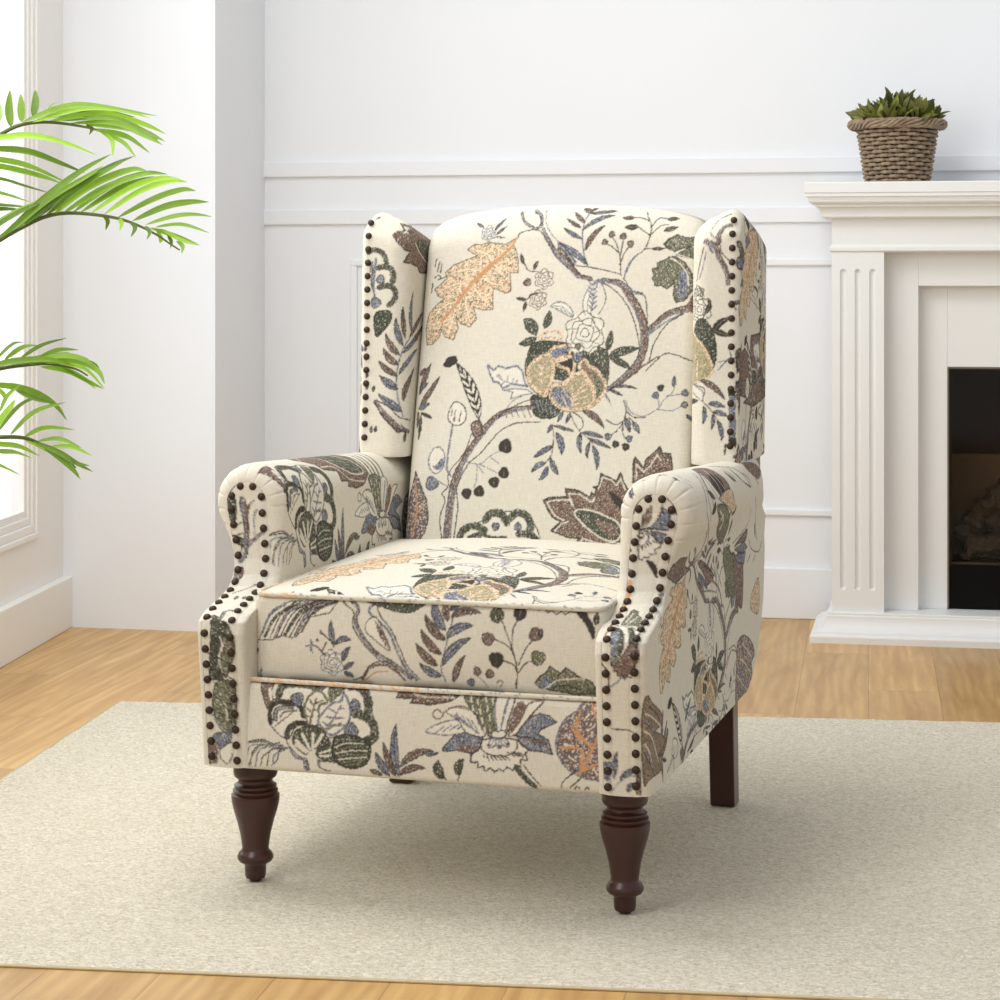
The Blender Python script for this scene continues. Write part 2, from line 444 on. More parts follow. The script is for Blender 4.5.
ART['back'] = """Pt q 0.9 -80,997 -101.5,985.5 -132.5,988.5 -150,984.5 -161.5,985.5 -174,976 -153,964.5 -175,957 -196.5,948.5 -213,934 -208,925.5 -216,917 -230.5,904 -223,891.5 -209.5,887 -224,876.5 -238,859.5 -242.5,834 -238,804.5 -227,804.5 -213,819.5 -211.5,832 -204,819.5 -186,813.5 -178.5,834.5 -184.5,855.5 -175,843 -157,837 -144.5,851.5 -153,872.5 -132.5,866.5 -115,868.5 -116.5,889.5 -117.5,906.5 -95,898 -84,900.5 -88,934 -73,934 -75,957 -80.5,974 -87,985.5
Sv 1.1 0.7 -121.5,957 -140,969.5 -158.5,974
Sv 1.1 0.7 -137.5,936 -164.5,940 -191,936
Sv 1.1 0.7 -162.5,910.5 -180.5,915 -211,906.5
Sv 1.1 0.7 -186.5,881 -204,876.5 -225,859.5
Sv 1.1 0.7 -121,948.5 -102.5,940 -94,944.5
Sv 1.1 0.7 -136.5,923.5 -118.5,915 -100.5,911
Sv 1.1 0.7 -153,906.5 -138.5,889.5 -124.5,881.5
Sv 1.1 0.7 -169.5,885.5 -163.5,864 -157.5,847.5
Sv 1.1 0.7 -189.5,860 -192.5,843 -195.5,826
Sr 1.8 4.2 -79,998 -100,969.5 -129.5,944.5
Sr 4.5 2 -129.5,944.5 -162.5,910.5 -190.5,872.5 -212.5,846
Sr 2 1 -149,936 -145,915 -135,902.5
Rb 8 0 -136,1005.5
Lb 2 0 -125.5,1011.5 -109,1032.5
Lb 2 0 -120.5,1003.5 -103.5,1018
Lb 2 0 -148,1016 -162,1024.5
Lb 1.6 0 -124.5,999 -102,997
Rn 10 0 -23.5,922.5
Rn 9.5 0 -32,886
Bn 4 0 -54,917
Lk 2.6 0 -64,950.5 -71,968.5
Lk 2.6 0 -44,939.5 -38,955
Lk 2.4 0 -52,886 -73,889
Lk 2.4 0 -54,882.5 -57,865.5
Sk 0.7 0.5 -64.5,953 -53.5,938 -35.5,936
Sk 0.7 0.5 -52,886 -46,894 -33,898.5
Sb 2.2 3.2 -82.5,1043 -71,1026 -49,1013.5 -38,1020.5 -42.5,1036.5 -56.5,1047
Sn 2.5 5.5 -34.5,1013.5 -22.5,994.5 -4.5,969.5 16.5,950.5 40.5,928
Sk 0.8 0.8 -80,998 -72,1008 -40.5,1009.5 -21,985.5 -4,962 24,938 40.5,924.5
Sb 0.9 0.9 -36.5,1047 -28,1019.5 -8.5,994.5 19.5,973.5 42.5,963
Ls 9.5 0 -125.5,674.5 -140,729.5 -177.5,773
Qk - 0 -202.5,768.5 -194.5,781.5 -179.5,784.5 -175.5,774.5 -191,764.5
Sk 1 0.8 -125.5,674.5 -121.5,658
Ln 4 0 -243,689.5 -207,747.5
Ln 4 0 -246,715 -226,771.5
Lb 4 0 -244,689.5 -223.5,700.5
Ln 3.5 0 -248.5,749 -235,762
Lb 3 0 -246,723.5 -228.5,736.5
Lg 2.6 0 -238.5,683 -216.5,674.5
Lk 2.2 0 -238,680.5 -239.5,635.5
Ln 2 0 -245,685 -244,655.5
Sk 0.9 0.9 -234,944.5 -232,959
Sk 0.9 0.9 -228.5,936 -225.5,955
Sk 0.9 0.9 -222.5,934 -221,950.5
Sk 0.9 0.9 -236,914.5 -236.5,897.5
Sk 0.9 0.9 -232.5,925.5 -226,929.5 -221,925.5 -225.5,921 -214.5,925.5 -208,929.5
Sb 4.5 5.5 -0.5,985.5 14,969.5 28.5,950.5
Sn 5.5 4 0,975.5 19.5,953 36.5,930 61.5,923.5
Sk 0.8 0.8 55.5,944.5 28.5,948.5 10,965.5 0.5,969.5
Sk 0.7 0.7 55.5,944.5 82.5,939.5 114,932
Sb 4 5 83.5,921.5 104,917.5 122,911.5
Sn 5 7.5 104,919.5 120.5,911.5 136.5,891
Sn 7.5 8 134,895 151,870 161.5,845.5 165,825
Sn 8 7 165.5,829 165.5,804.5 159,779.5 151,763
Sn 7 3 153,767 130,746 105,729
Sk 0.8 0.8 57,921.5 88.5,914.5 116.5,895 135.5,870 148.5,841.5 157.5,804 152,779.5 125.5,750 104.5,733
Sk 0.8 0.8 123.5,922 138,903 160.5,895 168,862 172,837.5 202.5,864.5 237,877 251,879
Sb 2 2 128.5,911.5 143,899 158.5,896
Sn 4.5 7 169,829 190,850 211,864.5 248.5,873
Sb 2 1.5 171.5,825 199,846 229,862.5
Sk 0.8 0.8 176.5,781.5 184,812.5 203.5,843.5 231,862.5
Sk 1 1 171,763 189.5,782 202,793 224.5,790.5 258,776.5
Sn 2.5 1.5 159.5,767 185,784 202,791.5
Sk 1.2 0.8 122.5,924 126,940.5 135.5,959 156,976.5 164,1000 163,1018.5 149.5,1041.5
Sb 2.4 1.4 125,934 135,957 154,973.5
Sk 0.8 0.6 164,1000 151.5,1008.5 140,1015.5
Sk 0.7 0.6 163.5,1014.5 175,1031 193,1029
Sk 0.8 0.6 164,1000 180,1016.5 193.5,1019.5
Sk 0.7 0.6 158,1027 143.5,1032 126,1032
Lk 4 0 141,1015.5 116,1015
Ln 2.5 0 130,1032 110,1032
Lk 2.6 0 188.5,1029 208.5,1030
Lo 3.4 0 187.5,1008.5 210.5,1014.5
Ln 2.2 0 169,976 191.5,976.5
Sk 0.7 0.7 156,975.5 167,977.5
Sk 0.8 0.6 116.5,930 112.5,961 104,986 94.5,998.5
Sk 0.7 0.6 112.5,959 116,990
Sk 0.7 0.6 113,948.5 120.5,969.5 129,981.5
Sk 0.7 0.6 109.5,969.5 98,979.5 84,987
Bn 3.2 0 94.5,1002.5
Bn 3.4 0 115.5,999
Bn 3.4 0 130,985
Bn 3 0 83,988
Sb 1.6 1.4 51,1050.5 41.5,1027.5 40.5,1002.5 46,969.5 55.5,944.5
Lb 3.6 0 40.5,1011 63,1033.5 93.5,1036.5
Ln 4 0 48.5,973.5 56.5,1002.5 79,1017.5
Lb 2.4 0 48.5,1040 96,1044.5
Ln 3 0 53,1042 33,1049.5
Ln 3 0 41.5,1023.5 19,1042.5
Ln 2.6 0 35.5,1015 6.5,1031
Lb 3 0 40,994.5 20.5,1003 4.5,1014.5
Lb 4.4 0 54.5,948.5 27,973.5 -0.5,987
Ln 2.6 0 49,1046.5 62,1054.5
Pw k 1 196,975.5 190,985 199.5,994.5 212.5,1001 226,996 241.5,996 255.5,986.5 261,969 257,957 237,959 214.5,965 206,973.5
Po k 0.9 196,977.5 192,985 200,994 212.5,1000 221.5,994 241.5,993.5 257,984.5 231.5,979.5 209.5,971
Po k 0.9 214,967 235.5,979.5 258.5,973 259,957 237,959
Po k 1 201,961 179.5,950.5 181.5,943.5 171.5,941 175.5,930 172.5,924 178,917.5 177.5,911.5 191,911.5 200,905.5 212.5,916 211.5,895 217,882 232,885 244.5,903.5 243,932 228.5,952.5 210,963
Qb - 0 224.5,940.5 238.5,928 236,899.5 223,887 217.5,911.5
Sc 1.2 1.2 203.5,960 219.5,950.5 234,932 237.5,911.5
Sc 1 1 196,975.5 214,967 241.5,957 260,944.5
Pn - 0 244,952.5 261,940.5 265.5,862.5 242,864.5 237,879 247,899.5 247.5,928
Lw 7.5 0 64,853 53,886.5 77,923
Sb 2 1 69.5,869.5 77,876
Sb 2 1 69,878 76.5,884.5
Sb 2 1 68.5,886.5 76,892.5
Sb 2 1 67.5,894.5 75.5,901
Sb 2 1 67,903 75,909
Sb 2 1 66.5,911.5 74,917.5
Sb 2 1 69.5,869.5 62,877
Sb 2 1 69,878 61.5,885.5
Sb 2 1 68.5,886.5 61,894
Sb 2 1 67.5,894.5 60.5,902
Sb 2 1 67,903 60,910.5
Sb 2 1 66.5,911.5 59.5,918.5
Sb 1.2 1.2 63.5,855 81,861.5 92.5,886.5 87,907 78.5,921.5
Lw 7 0 35.5,855 13,880.5 -8,873.5
Sb 0.8 0.8 1.5,875 8,866.5
Sb 0.8 0.8 10,871 16.5,863.5
Sb 0.8 0.8 18.5,867 25,860
Sb 0.8 0.8 27,863.5 33.5,857
Lg 9 0 -30.5,823 -40.5,844 -56,851
Lg 6 0 -16.5,836 -8.5,850 -9,866.5
Lg 6 0 -30,819.5 -44,809 -61,807.5
Lg 5 0 100,797.5 105.5,814.5 106,832
Lg 6.5 0 105,787.5 127,798.5 157,802
Lg 5 0 107,785 125.5,779 146,766
Qh k 1 -38,805 -45,782.5 -46,760 -36,735 -17,718.5 7.5,702.5 34.5,691.5 63.5,693.5 86,704 99.5,723.5 105.5,748.5 105,776 98,795.5 79.5,806 50.5,803 20.5,811 -9,813.5 -26.5,812
Qh k 0.9 -31.5,715.5 -20,719 4,710.5 22,694.5 16,683 0,678.5 -17.5,681 -28.5,693.5
Sb 1.2 1 -22.5,710 -15,691
Sb 1.2 1 -14,706.5 -7.5,689.5
Sb 1.2 1 -5.5,702.5 0,688
Sb 1.2 1 3,699 8,686
Sb 1.2 1 11.5,695 15.5,684.5
Qe t 3.4 -4.5,790 -21.5,783 -38,768.5 -40.5,752 -31.5,735 -17.5,724.5 -6,719 1.5,738.5 5.5,761 2.5,780.5
St 1.6 1 -7.5,727 -16,746.5 -15,774.5
St 1.6 1 -14.5,741 -31.5,755
St 1.6 1 -15,752 -29.5,766
St 1.6 1 -15.5,755 -3,769
St 1.6 1 -13.5,744 -0.5,755
St 1.6 1 -15,763.5 -24,774.5
St 1.6 1 -11,735.5 -24.5,741
St 1.6 1 -14,766 -6.5,777.5
QE t 3 59,783 52.5,770 65.5,752 81,731.5 83.5,706.5 96.5,719 101.5,737 95,751 82.5,764.5 70.5,770
Qo - 0 80,753.5 94,742.5 96.5,726 87,715 84.5,731.5
Qe t 3.4 59,759 42,753 25.5,739 5,736 2.5,719 16,702.5 40,694.5 69,697.5 83,709.5 78,731.5 67.5,748
Qb - 0 5.5,730 20,733 40,719.5 42.5,700 22,702.5 8,716.5
St 1.8 1 41.5,694.5 47.5,714 60.5,742
St 1.8 1 45,708.5 29,725 26,730.5
St 1.8 1 48.5,720 70,731
St 1.8 1 46.5,711.5 75,720
St 1.8 1 52.5,728 66.5,739.5
St 1.8 1 44,703 74.5,707.5
St 1.8 1 44.5,717 41.5,736.5
St 1.8 1 37,697.5 24,719.5
St 3 2.2 -27,817.5 -13,827.5 7.5,830.5 18,823.5
St 2.4 2.4 -21,817.5 -3.5,819 17,816.5
Qb t 2.6 -3.5,794 6.5,802.5 27,805.5 36,801.5 30.5,790.5 13.5,783 2,782.5
Qk t 2.6 7,775 22.5,780.5 40,786.5 43.5,767 37.5,754.5 32.5,764 17.5,769.5
Sk 1.4 1.4 21.5,794.5 30.5,793 28,789
Qb k 0.6 39,797.5 57,795 55,781 43.5,778
Sc 2 1 7.5,744 22,743
Qg k 0.6 63,792 80,803.5 101,795.5 104.5,765 94.5,759.5 81.5,775.5
Rw 20.5 0 58.5,828
Bo 3.2 0 48,804.5
Pw b 1.8 -117.5,770.5 -105,761 -95.5,768.5 -82,764.5 -61.5,769 -51,760 -45.5,740.5 -40,733.5 -68.5,737.5 -85.5,729.5 -93.5,740 -103.5,741 -111,753.5
Sb 0.9 0.8 -98.5,751 -77.5,740 -44.5,735
Sb 0.9 0.8 -89.5,748.5 -96,754
Sb 0.9 0.8 -77.5,743 -78,751.5
Sb 0.9 0.8 -68.5,739 -66,747.5
Sb 0.9 0.8 -83,741.5 -88.5,734.5
Sb 0.9 0.8 -62.5,737.5 -58.5,744.5
Pw b 1.1 -85,726 -67.5,729 -41.5,728 -29,721.5 -49.5,718 -69.5,711 -66,723.5
Sb 0.8 0.8 -77,692.5 -66,706.5 -49,717
Lb 2 0 109.5,732 133.5,740.5 157.5,732
Lb 2 0 108,730.5 132,720.5
Lb 1.8 0 101,723.5 114,703
Sn 1 0.8 10,666 14.5,647 13,621.5 4,605 -14.5,596
Lb 2.6 0 11,669 2,653.5
Lb 2.4 0 12.5,666.5 50,657.5
Lb 5 0 18,655 31,636 30.5,617
Lb 4 0 13.5,631.5 -2,624 -19,611
Sn 1 0.8 42,689 50.5,670 63.5,656 84.5,637 96,607
Lb 3.6 0 63,656 57,636.5 66,620
Lb 3.2 0 66,656 83.5,654 103,648
Lb 3 0 75.5,646 96,639 118,629.5
Lb 2.6 0 80,640 74,626 77.5,611.5
Sk 0.7 0.7 46,690.5 61.5,681 66,667.5 60,659
Ln 4.6 0 63,692.5 87.5,687 104,663.5
Lb 2.6 0 28.5,691.5 19.5,673.5
Lb 2.6 0 42,689 34.5,671
Sk 0.9 0.7 136,711.5 141,693.5 137,675.5 127,660.5 116,652
Sk 0.8 0.7 141,693.5 155,683.5 176.5,683.5
Sk 0.8 0.7 136,675.5 138.5,652 150,643
Sk 0.7 0.7 107,678 123.5,670 137,676.5
Sk 0.7 0.7 140,682.5 148,673
Sk 0.7 0.7 146,683 163,669.5
Bb 3.4 0 111.5,649.5
Bk 3.4 0 125.5,637
Bk 3.6 0 143.5,632.5
Bb 3.2 0 149,646.5
Lb 4 0 141.5,681.5 149,658
Lb 3.6 0 153.5,676 166.5,656
Sn 1 0.8 13,642.5 12.5,617.5 1.5,601.5
Lb 3.6 0 12.5,631.5 -2,624 -21,611
Lb 4 0 10.5,611 16.5,593 26,582.5
Lb 4 0 1.5,602 -12.5,599 -23,585.5
Lb 4 0 6.5,597 3,581 -8.5,572.5
Lb 3.6 0 85,633 96.5,615 94.5,591.5
Pd k 1.3 1.5,538 13,543 43.5,545 40,559.5 66,556 85.5,545 87.5,554 92.5,550 95.5,561 89.5,563 99.5,565.5 102,586 119,579.5 130,573.5 137,589 143,573.5 153.5,558 161,545 165.5,511.5 163,473.5 136.5,471.5 121.5,463 103,461 62.5,465.5 69,475.5 50,476 18,486.5 34.5,503 20,509 9.5,522.5
Jc 1.2 1.2 39.5,505 24.5,511.5 15.5,522.5 8.5,535 22.5,538.5 48.5,540.5 55,530.5
Jc 1.2 1.2 55,530.5 46.5,550.5 66.5,550 86,538.5 91,538.5 93,545.5
Jc 1.2 1.2 99,559 106,580.5 121.5,575.5 130.5,566.5 138,578 146,560.5
Jc 1.2 1.2 69.5,465.5 75,476 90.5,471 112,467 133,471
Jc 1.2 1.2 25,486.5 36,498.5 48.5,503.5
Qg c 1.4 58,518.5 70.5,524.5 94.5,521.5 113.5,514.5 133,506 143.5,490.5 136,474.5 116,474 92,486.5 72,502
Qn - 0 95.5,505 114,505.5 133.5,497 134.5,483.5 118,483
Sk 2 1 120.5,555 128.5,539.5 146,524.5
Qk - 0 123,555 137.5,546.5 148,529 136.5,528.5
Pd k 1.2 159.5,572 157.5,603 160.5,616.5 177,597 180.5,612.5 196.5,626.5 203,634.5 208.5,622.5 222.5,622.5 226,602.5 228,576
Jc 1.1 1.1 165,578.5 163.5,603.5 177.5,590.5 188.5,601.5 199,620 207,611
Sb 1 0.8 139,711 148.5,692.5 171,685.5 194.5,697.5 206.5,714 221,729 221,751.5
Lb 2.6 0 222,735 222,754.5
Bb 3.4 0 191,721
Bk 3.2 0 199,734
Bb 3.2 0 241,726
Bb 3.2 0 241.5,705.5
Sb 0.8 0.6 210.5,720.5 228,722.5 239,726
Sb 0.8 0.6 198.5,701.5 194,722
Sb 0.8 0.6 194.5,697.5 221,696 238,704.5
Lb 2.6 0 245.5,688 255,678
Sn 6 7.5 -170.5,461.5 -169.5,512 -166,557 -156.5,586.5
Sb 3 3 -176,467.5 -174.5,512 -170,547
Sn 5 6.5 -159,584 -135.5,626.5 -112.5,659
Sn 6.5 4 -116,656.5 -89.5,682 -59.5,693 -26.5,697.5
Sk 0.9 0.9 -181,462.5 -187,501.5 -180,531.5 -186,544 -176,556.5 -175,581.5 -148.5,616.5 -136,656
Sk 0.9 0.9 -159,465.5 -155,522.5 -159,554.5 -141.5,594.5 -118,616.5 -87.5,652.5 -58,668.5 -12,672.5
Qn k 0.8 -139.5,666 -123.5,671.5 -118,651.5 -132.5,644
Sk 0.8 0.8 -89.5,682 -60,699.5 -30.5,712
Sn 1.2 1 -80,691 -74,679.5
Sn 1.2 1 -68.5,690 -63,680
Sn 1.2 1 -57.5,691 -51.5,680
Sn 1.2 1 -46,690.5 -40.5,680
Sn 1.2 1 -35,691.5 -29,680.5
Sb 2 1.6 -175,665.5 -178.5,630.5 -180.5,591 -172,574
Qw k 1 -180,697.5 -170.5,704 -153,693 -152.5,670.5 -170,663 -185,675
Sn 1.6 1 -173,670.5 -172,690
Sn 1.6 1 -163,670.5 -160.5,688
Sn 1.4 1 -179,680 -177.5,692.5
Qw b 1.2 -206.5,622 -195,623 -186,609.5 -189.5,587 -203,578 -215.5,592.5 -214.5,610
Qb - 0 -210.5,595 -199.5,583 -189,591 -188,605.5 -195.5,600.5 -204,590.5
Bb 7 0 -207,560.5
Sb 0.9 0.8 -186,592 -172,574
Sb 0.9 0.8 -197,566 -170.5,552.5
Sb 0.9 0.8 -149,601.5 -119,596.5 -99.5,612 -77.5,623
Sb 0.9 0.8 -99.5,609 -83.5,598.5
Sb 0.9 0.8 -119,596.5 -85,582.5
Sb 0.9 0.8 -124,595 -123.5,573 -127,555.5
Sb 0.9 0.8 -121,592.5 -110,580.5
Bk 7 0 -73,629
Bk 5.5 0 -73.5,583
Bk 5.5 0 -90.5,566.5
Bk 5.2 0 -140.5,545.5
Bk 5.6 0 -117,549.5
Pm k 1 -240,580.5 -231,562.5 -214.5,530.5 -209,501 -214,476 -225,458.5 -255,452.5 -256,494.5 -251,529.5 -245.5,552
Sr 1.6 1.2 -238,465.5 -231.5,510.5 -238.5,560
Sr 1.4 1 -234,505 -220,520.5
Sr 1.4 1 -233,495.5 -249.5,509.5
Qw k 0.7 -149.5,466 -141,483.5 -106.5,499.5 -77.5,515 -26.5,511.5 -3,463.5 -73,456
SG 7.5 7.5 -149,468.5 -142,482.5 -122,490 -101.5,482.5
SG 8 8 -104,499.5 -92.5,512 -74.5,512.5 -63.5,498.5
SG 8 8 -58.5,503.5 -46,515 -27.5,510.5 -19,495 -22,485
SG 7 7 -42,479.5 -19,478.5 -4,466
SG 4.5 4.5 -132,469 -110,477 -89.5,470.5 -64,471.5
Bb 4 0 -83,490.5
Bb 4 0 -42.5,491.5
Bb 3.4 0 -114.5,469.5"""
ART['cush'] = """Pw k 0.9 -265.5,380 -254,401.5 -242,426.5 -214,440.5 -134.5,446.5 -148.5,427.5 -180.5,418.5 -192,397.5 -208.5,386.5 -225,389.5 -241.5,382.5
Sg 4 2.8 -205.5,437.5 -237.5,415.5 -254,386.5
Sb 3.4 2.38 -185.5,440 -217,424 -237.5,385.5
Sg 4.4 3.08 -166,443 -197,425 -221,390.5
Sb 4 2.8 -150,443.5 -181,429.5 -204.5,389.5
Sg 3 2.1 -140,444 -165,432 -184.5,418
Sb 3 2.1 -221.5,437 -246,419 -258.5,392
Sk 0.8 0.8 -197.5,439.5 -227.5,420 -245.5,385
Sk 0.8 0.8 -174,442.5 -207,424.5 -229,387
Sk 0.8 0.8 -156,444 -189,426 -212.5,389
Sk 0.8 0.8 -142,444 -172.5,430 -194,399
Lg 5.5 0 -267,376.5 -289,379 -270.5,392
Lk 3.4 0 -265.5,366.5 -283.5,354
Lb 2 0 -264,318 -259.5,343
Bb 2 0 -271.5,420.5
Rb 12 0 -145,353
Sk 0.7 0.7 -141.5,377.5 -147.5,386.5 -164,397
Sk 0.7 0.7 -153.5,382.5 -160,369 -156,364
Lb 4 0 -140.5,380.5 -147.5,398 -146,415.5
Lb 4 0 -139,380.5 -127.5,393.5 -113.5,387.5
Lb 4 0 -127,357 -125.5,369 -115.5,378
Lb 3.4 0 -127.5,343.5 -110,355.5
Lb 3.2 0 -126.5,339 -111,334
Sk 0.7 0.7 -186,375.5 -172,377 -160,367.5
Lb 1.8 0 -180,377.5 -176,364.5
Lb 1.8 0 -176,377 -179,387
Bk 1.6 0 -168,385.5
Sk 0.6 0.6 -155.5,392 -164,400.5
Sb 3.6 3.6 -120,449.5 -104,435 -107.5,416.5 -94,391.5 -74,371 -45,354.5 -20.5,335.5
Sk 0.8 0.8 -131,446.5 -123,439.5 -110.5,429 -112,412.5 -100,391 -78,368 -53,350.5 -34,338.5
Sb 2.4 2.4 -80,443 -85.5,430 -56.5,406 -40.5,373.5 -29.5,352 -12.5,334
Sk 0.8 0.8 -74.5,444 -69,427 -48.5,402.5 -35,374 -25.5,354 -7,335
Qw k 0.8 -89,417 -75,423.5 -62.5,402 -53,376.5 -74,388.5 -90,402.5
Qn - 0 -76.5,419.5 -62.5,400 -54.5,378.5 -68,394.5
Sn 3 2 -98,329.5 -86.5,347 -68.5,354 -49,351 -30.5,333
Sk 0.8 0.8 -112.5,328 -93,337 -86.5,350.5 -66.5,359 -47,354.5
Sr 1.4 1 -94.5,328 -77,341.5 -57,344.5
Qg k 0.8 -87.5,447.5 -2,451.5 -12.5,437 -32,432 -70,440
Sb 1.6 1.4 49.5,454.5 42.5,418 33,381 27,355 33,334.5
Lb 7 0 33.5,410 17,427.5 13.5,452.5
Ln 6.5 0 34,395.5 11.5,407.5 1.5,431
Ln 6 0 27.5,374 6,387 -4,409
Ln 6 0 22,357.5 0,368.5 -11.5,388
Lb 5.6 0 27.5,342 5.5,346 -6.5,360
Lb 4.5 0 39.5,439.5 56,451.5
Ln 5 0 42,428.5 58.5,443 88,437
Lb 6 0 35.5,398.5 50,418 76,418.5
Lb 6 0 29,358 45,389 72.5,400.5
Ln 4.6 0 45.5,333.5 50,356 64,374.5
Ln 5 0 37,423 29.5,452.5
Lb 4 0 42,446 47.5,454.5
Sk 0.9 0.9 140.5,330.5 143.5,355.5 137,384.5 121.5,423.5 115.5,428.5
Sk 0.9 0.9 135.5,392.5 137,415 146,433.5
Sk 0.9 0.9 143.5,359 133.5,388 109,401
Sk 0.9 0.9 145.5,365 155.5,387 166.5,402
Sk 0.9 0.9 143,353.5 138,364.5 122,370
Sk 0.9 0.9 145,353 155,367 169.5,372.5
Lg 10 0 115,424 111,435.5 111,449.5
Lk 9 0 145,429 146.5,440.5 150.5,453
Bn 6.2 0 99,400.5
Bn 6.4 0 171,410
Bk 7.2 0 111.5,371
Bo 7 0 175,376.5
Lk 3 0 177.5,404.5 179.5,419
Bn 4 0 82,352
Bn 4.2 0 101.5,349.5
Sb 0.9 0.9 82.5,345 93.5,336 97,328.5
Sn 0.9 0.9 112,336.5 116,340.5 121,337 117,332
Bb 3.6 0 72.5,335
Jk 0.9 0.9 159,453.5 164,448.5 170.5,451 174,445 183,448 188,441.5 194.5,445 201,439.5 208,444.5 214,440 221,445 228.5,444 242.5,448 257,449.5
Sk 0.6 0.6 189,453.5 226.5,453.5
Qk k 0.8 229.5,447 240.5,449 257,424 256,407.5 246,427
Po k 1 169.5,340.5 177.5,350 185,354 192.5,365.5 200.5,359.5 209,356.5 215.5,364.5 226,358 238.5,350.5 251.5,348 259.5,338 258.5,327 228,325 176.5,332.5
Qb - 0 177,337 185,352 192,345.5 199.5,335.5
Sc 1.2 1 182.5,331.5 207,346 244,349.5
Sk 0.8 0.8 195.5,334.5 214.5,339 236.5,333
Sb 1 1 263,374 266,384.5 262.5,399
Lk 4 0 260.5,427.5 261.5,445"""
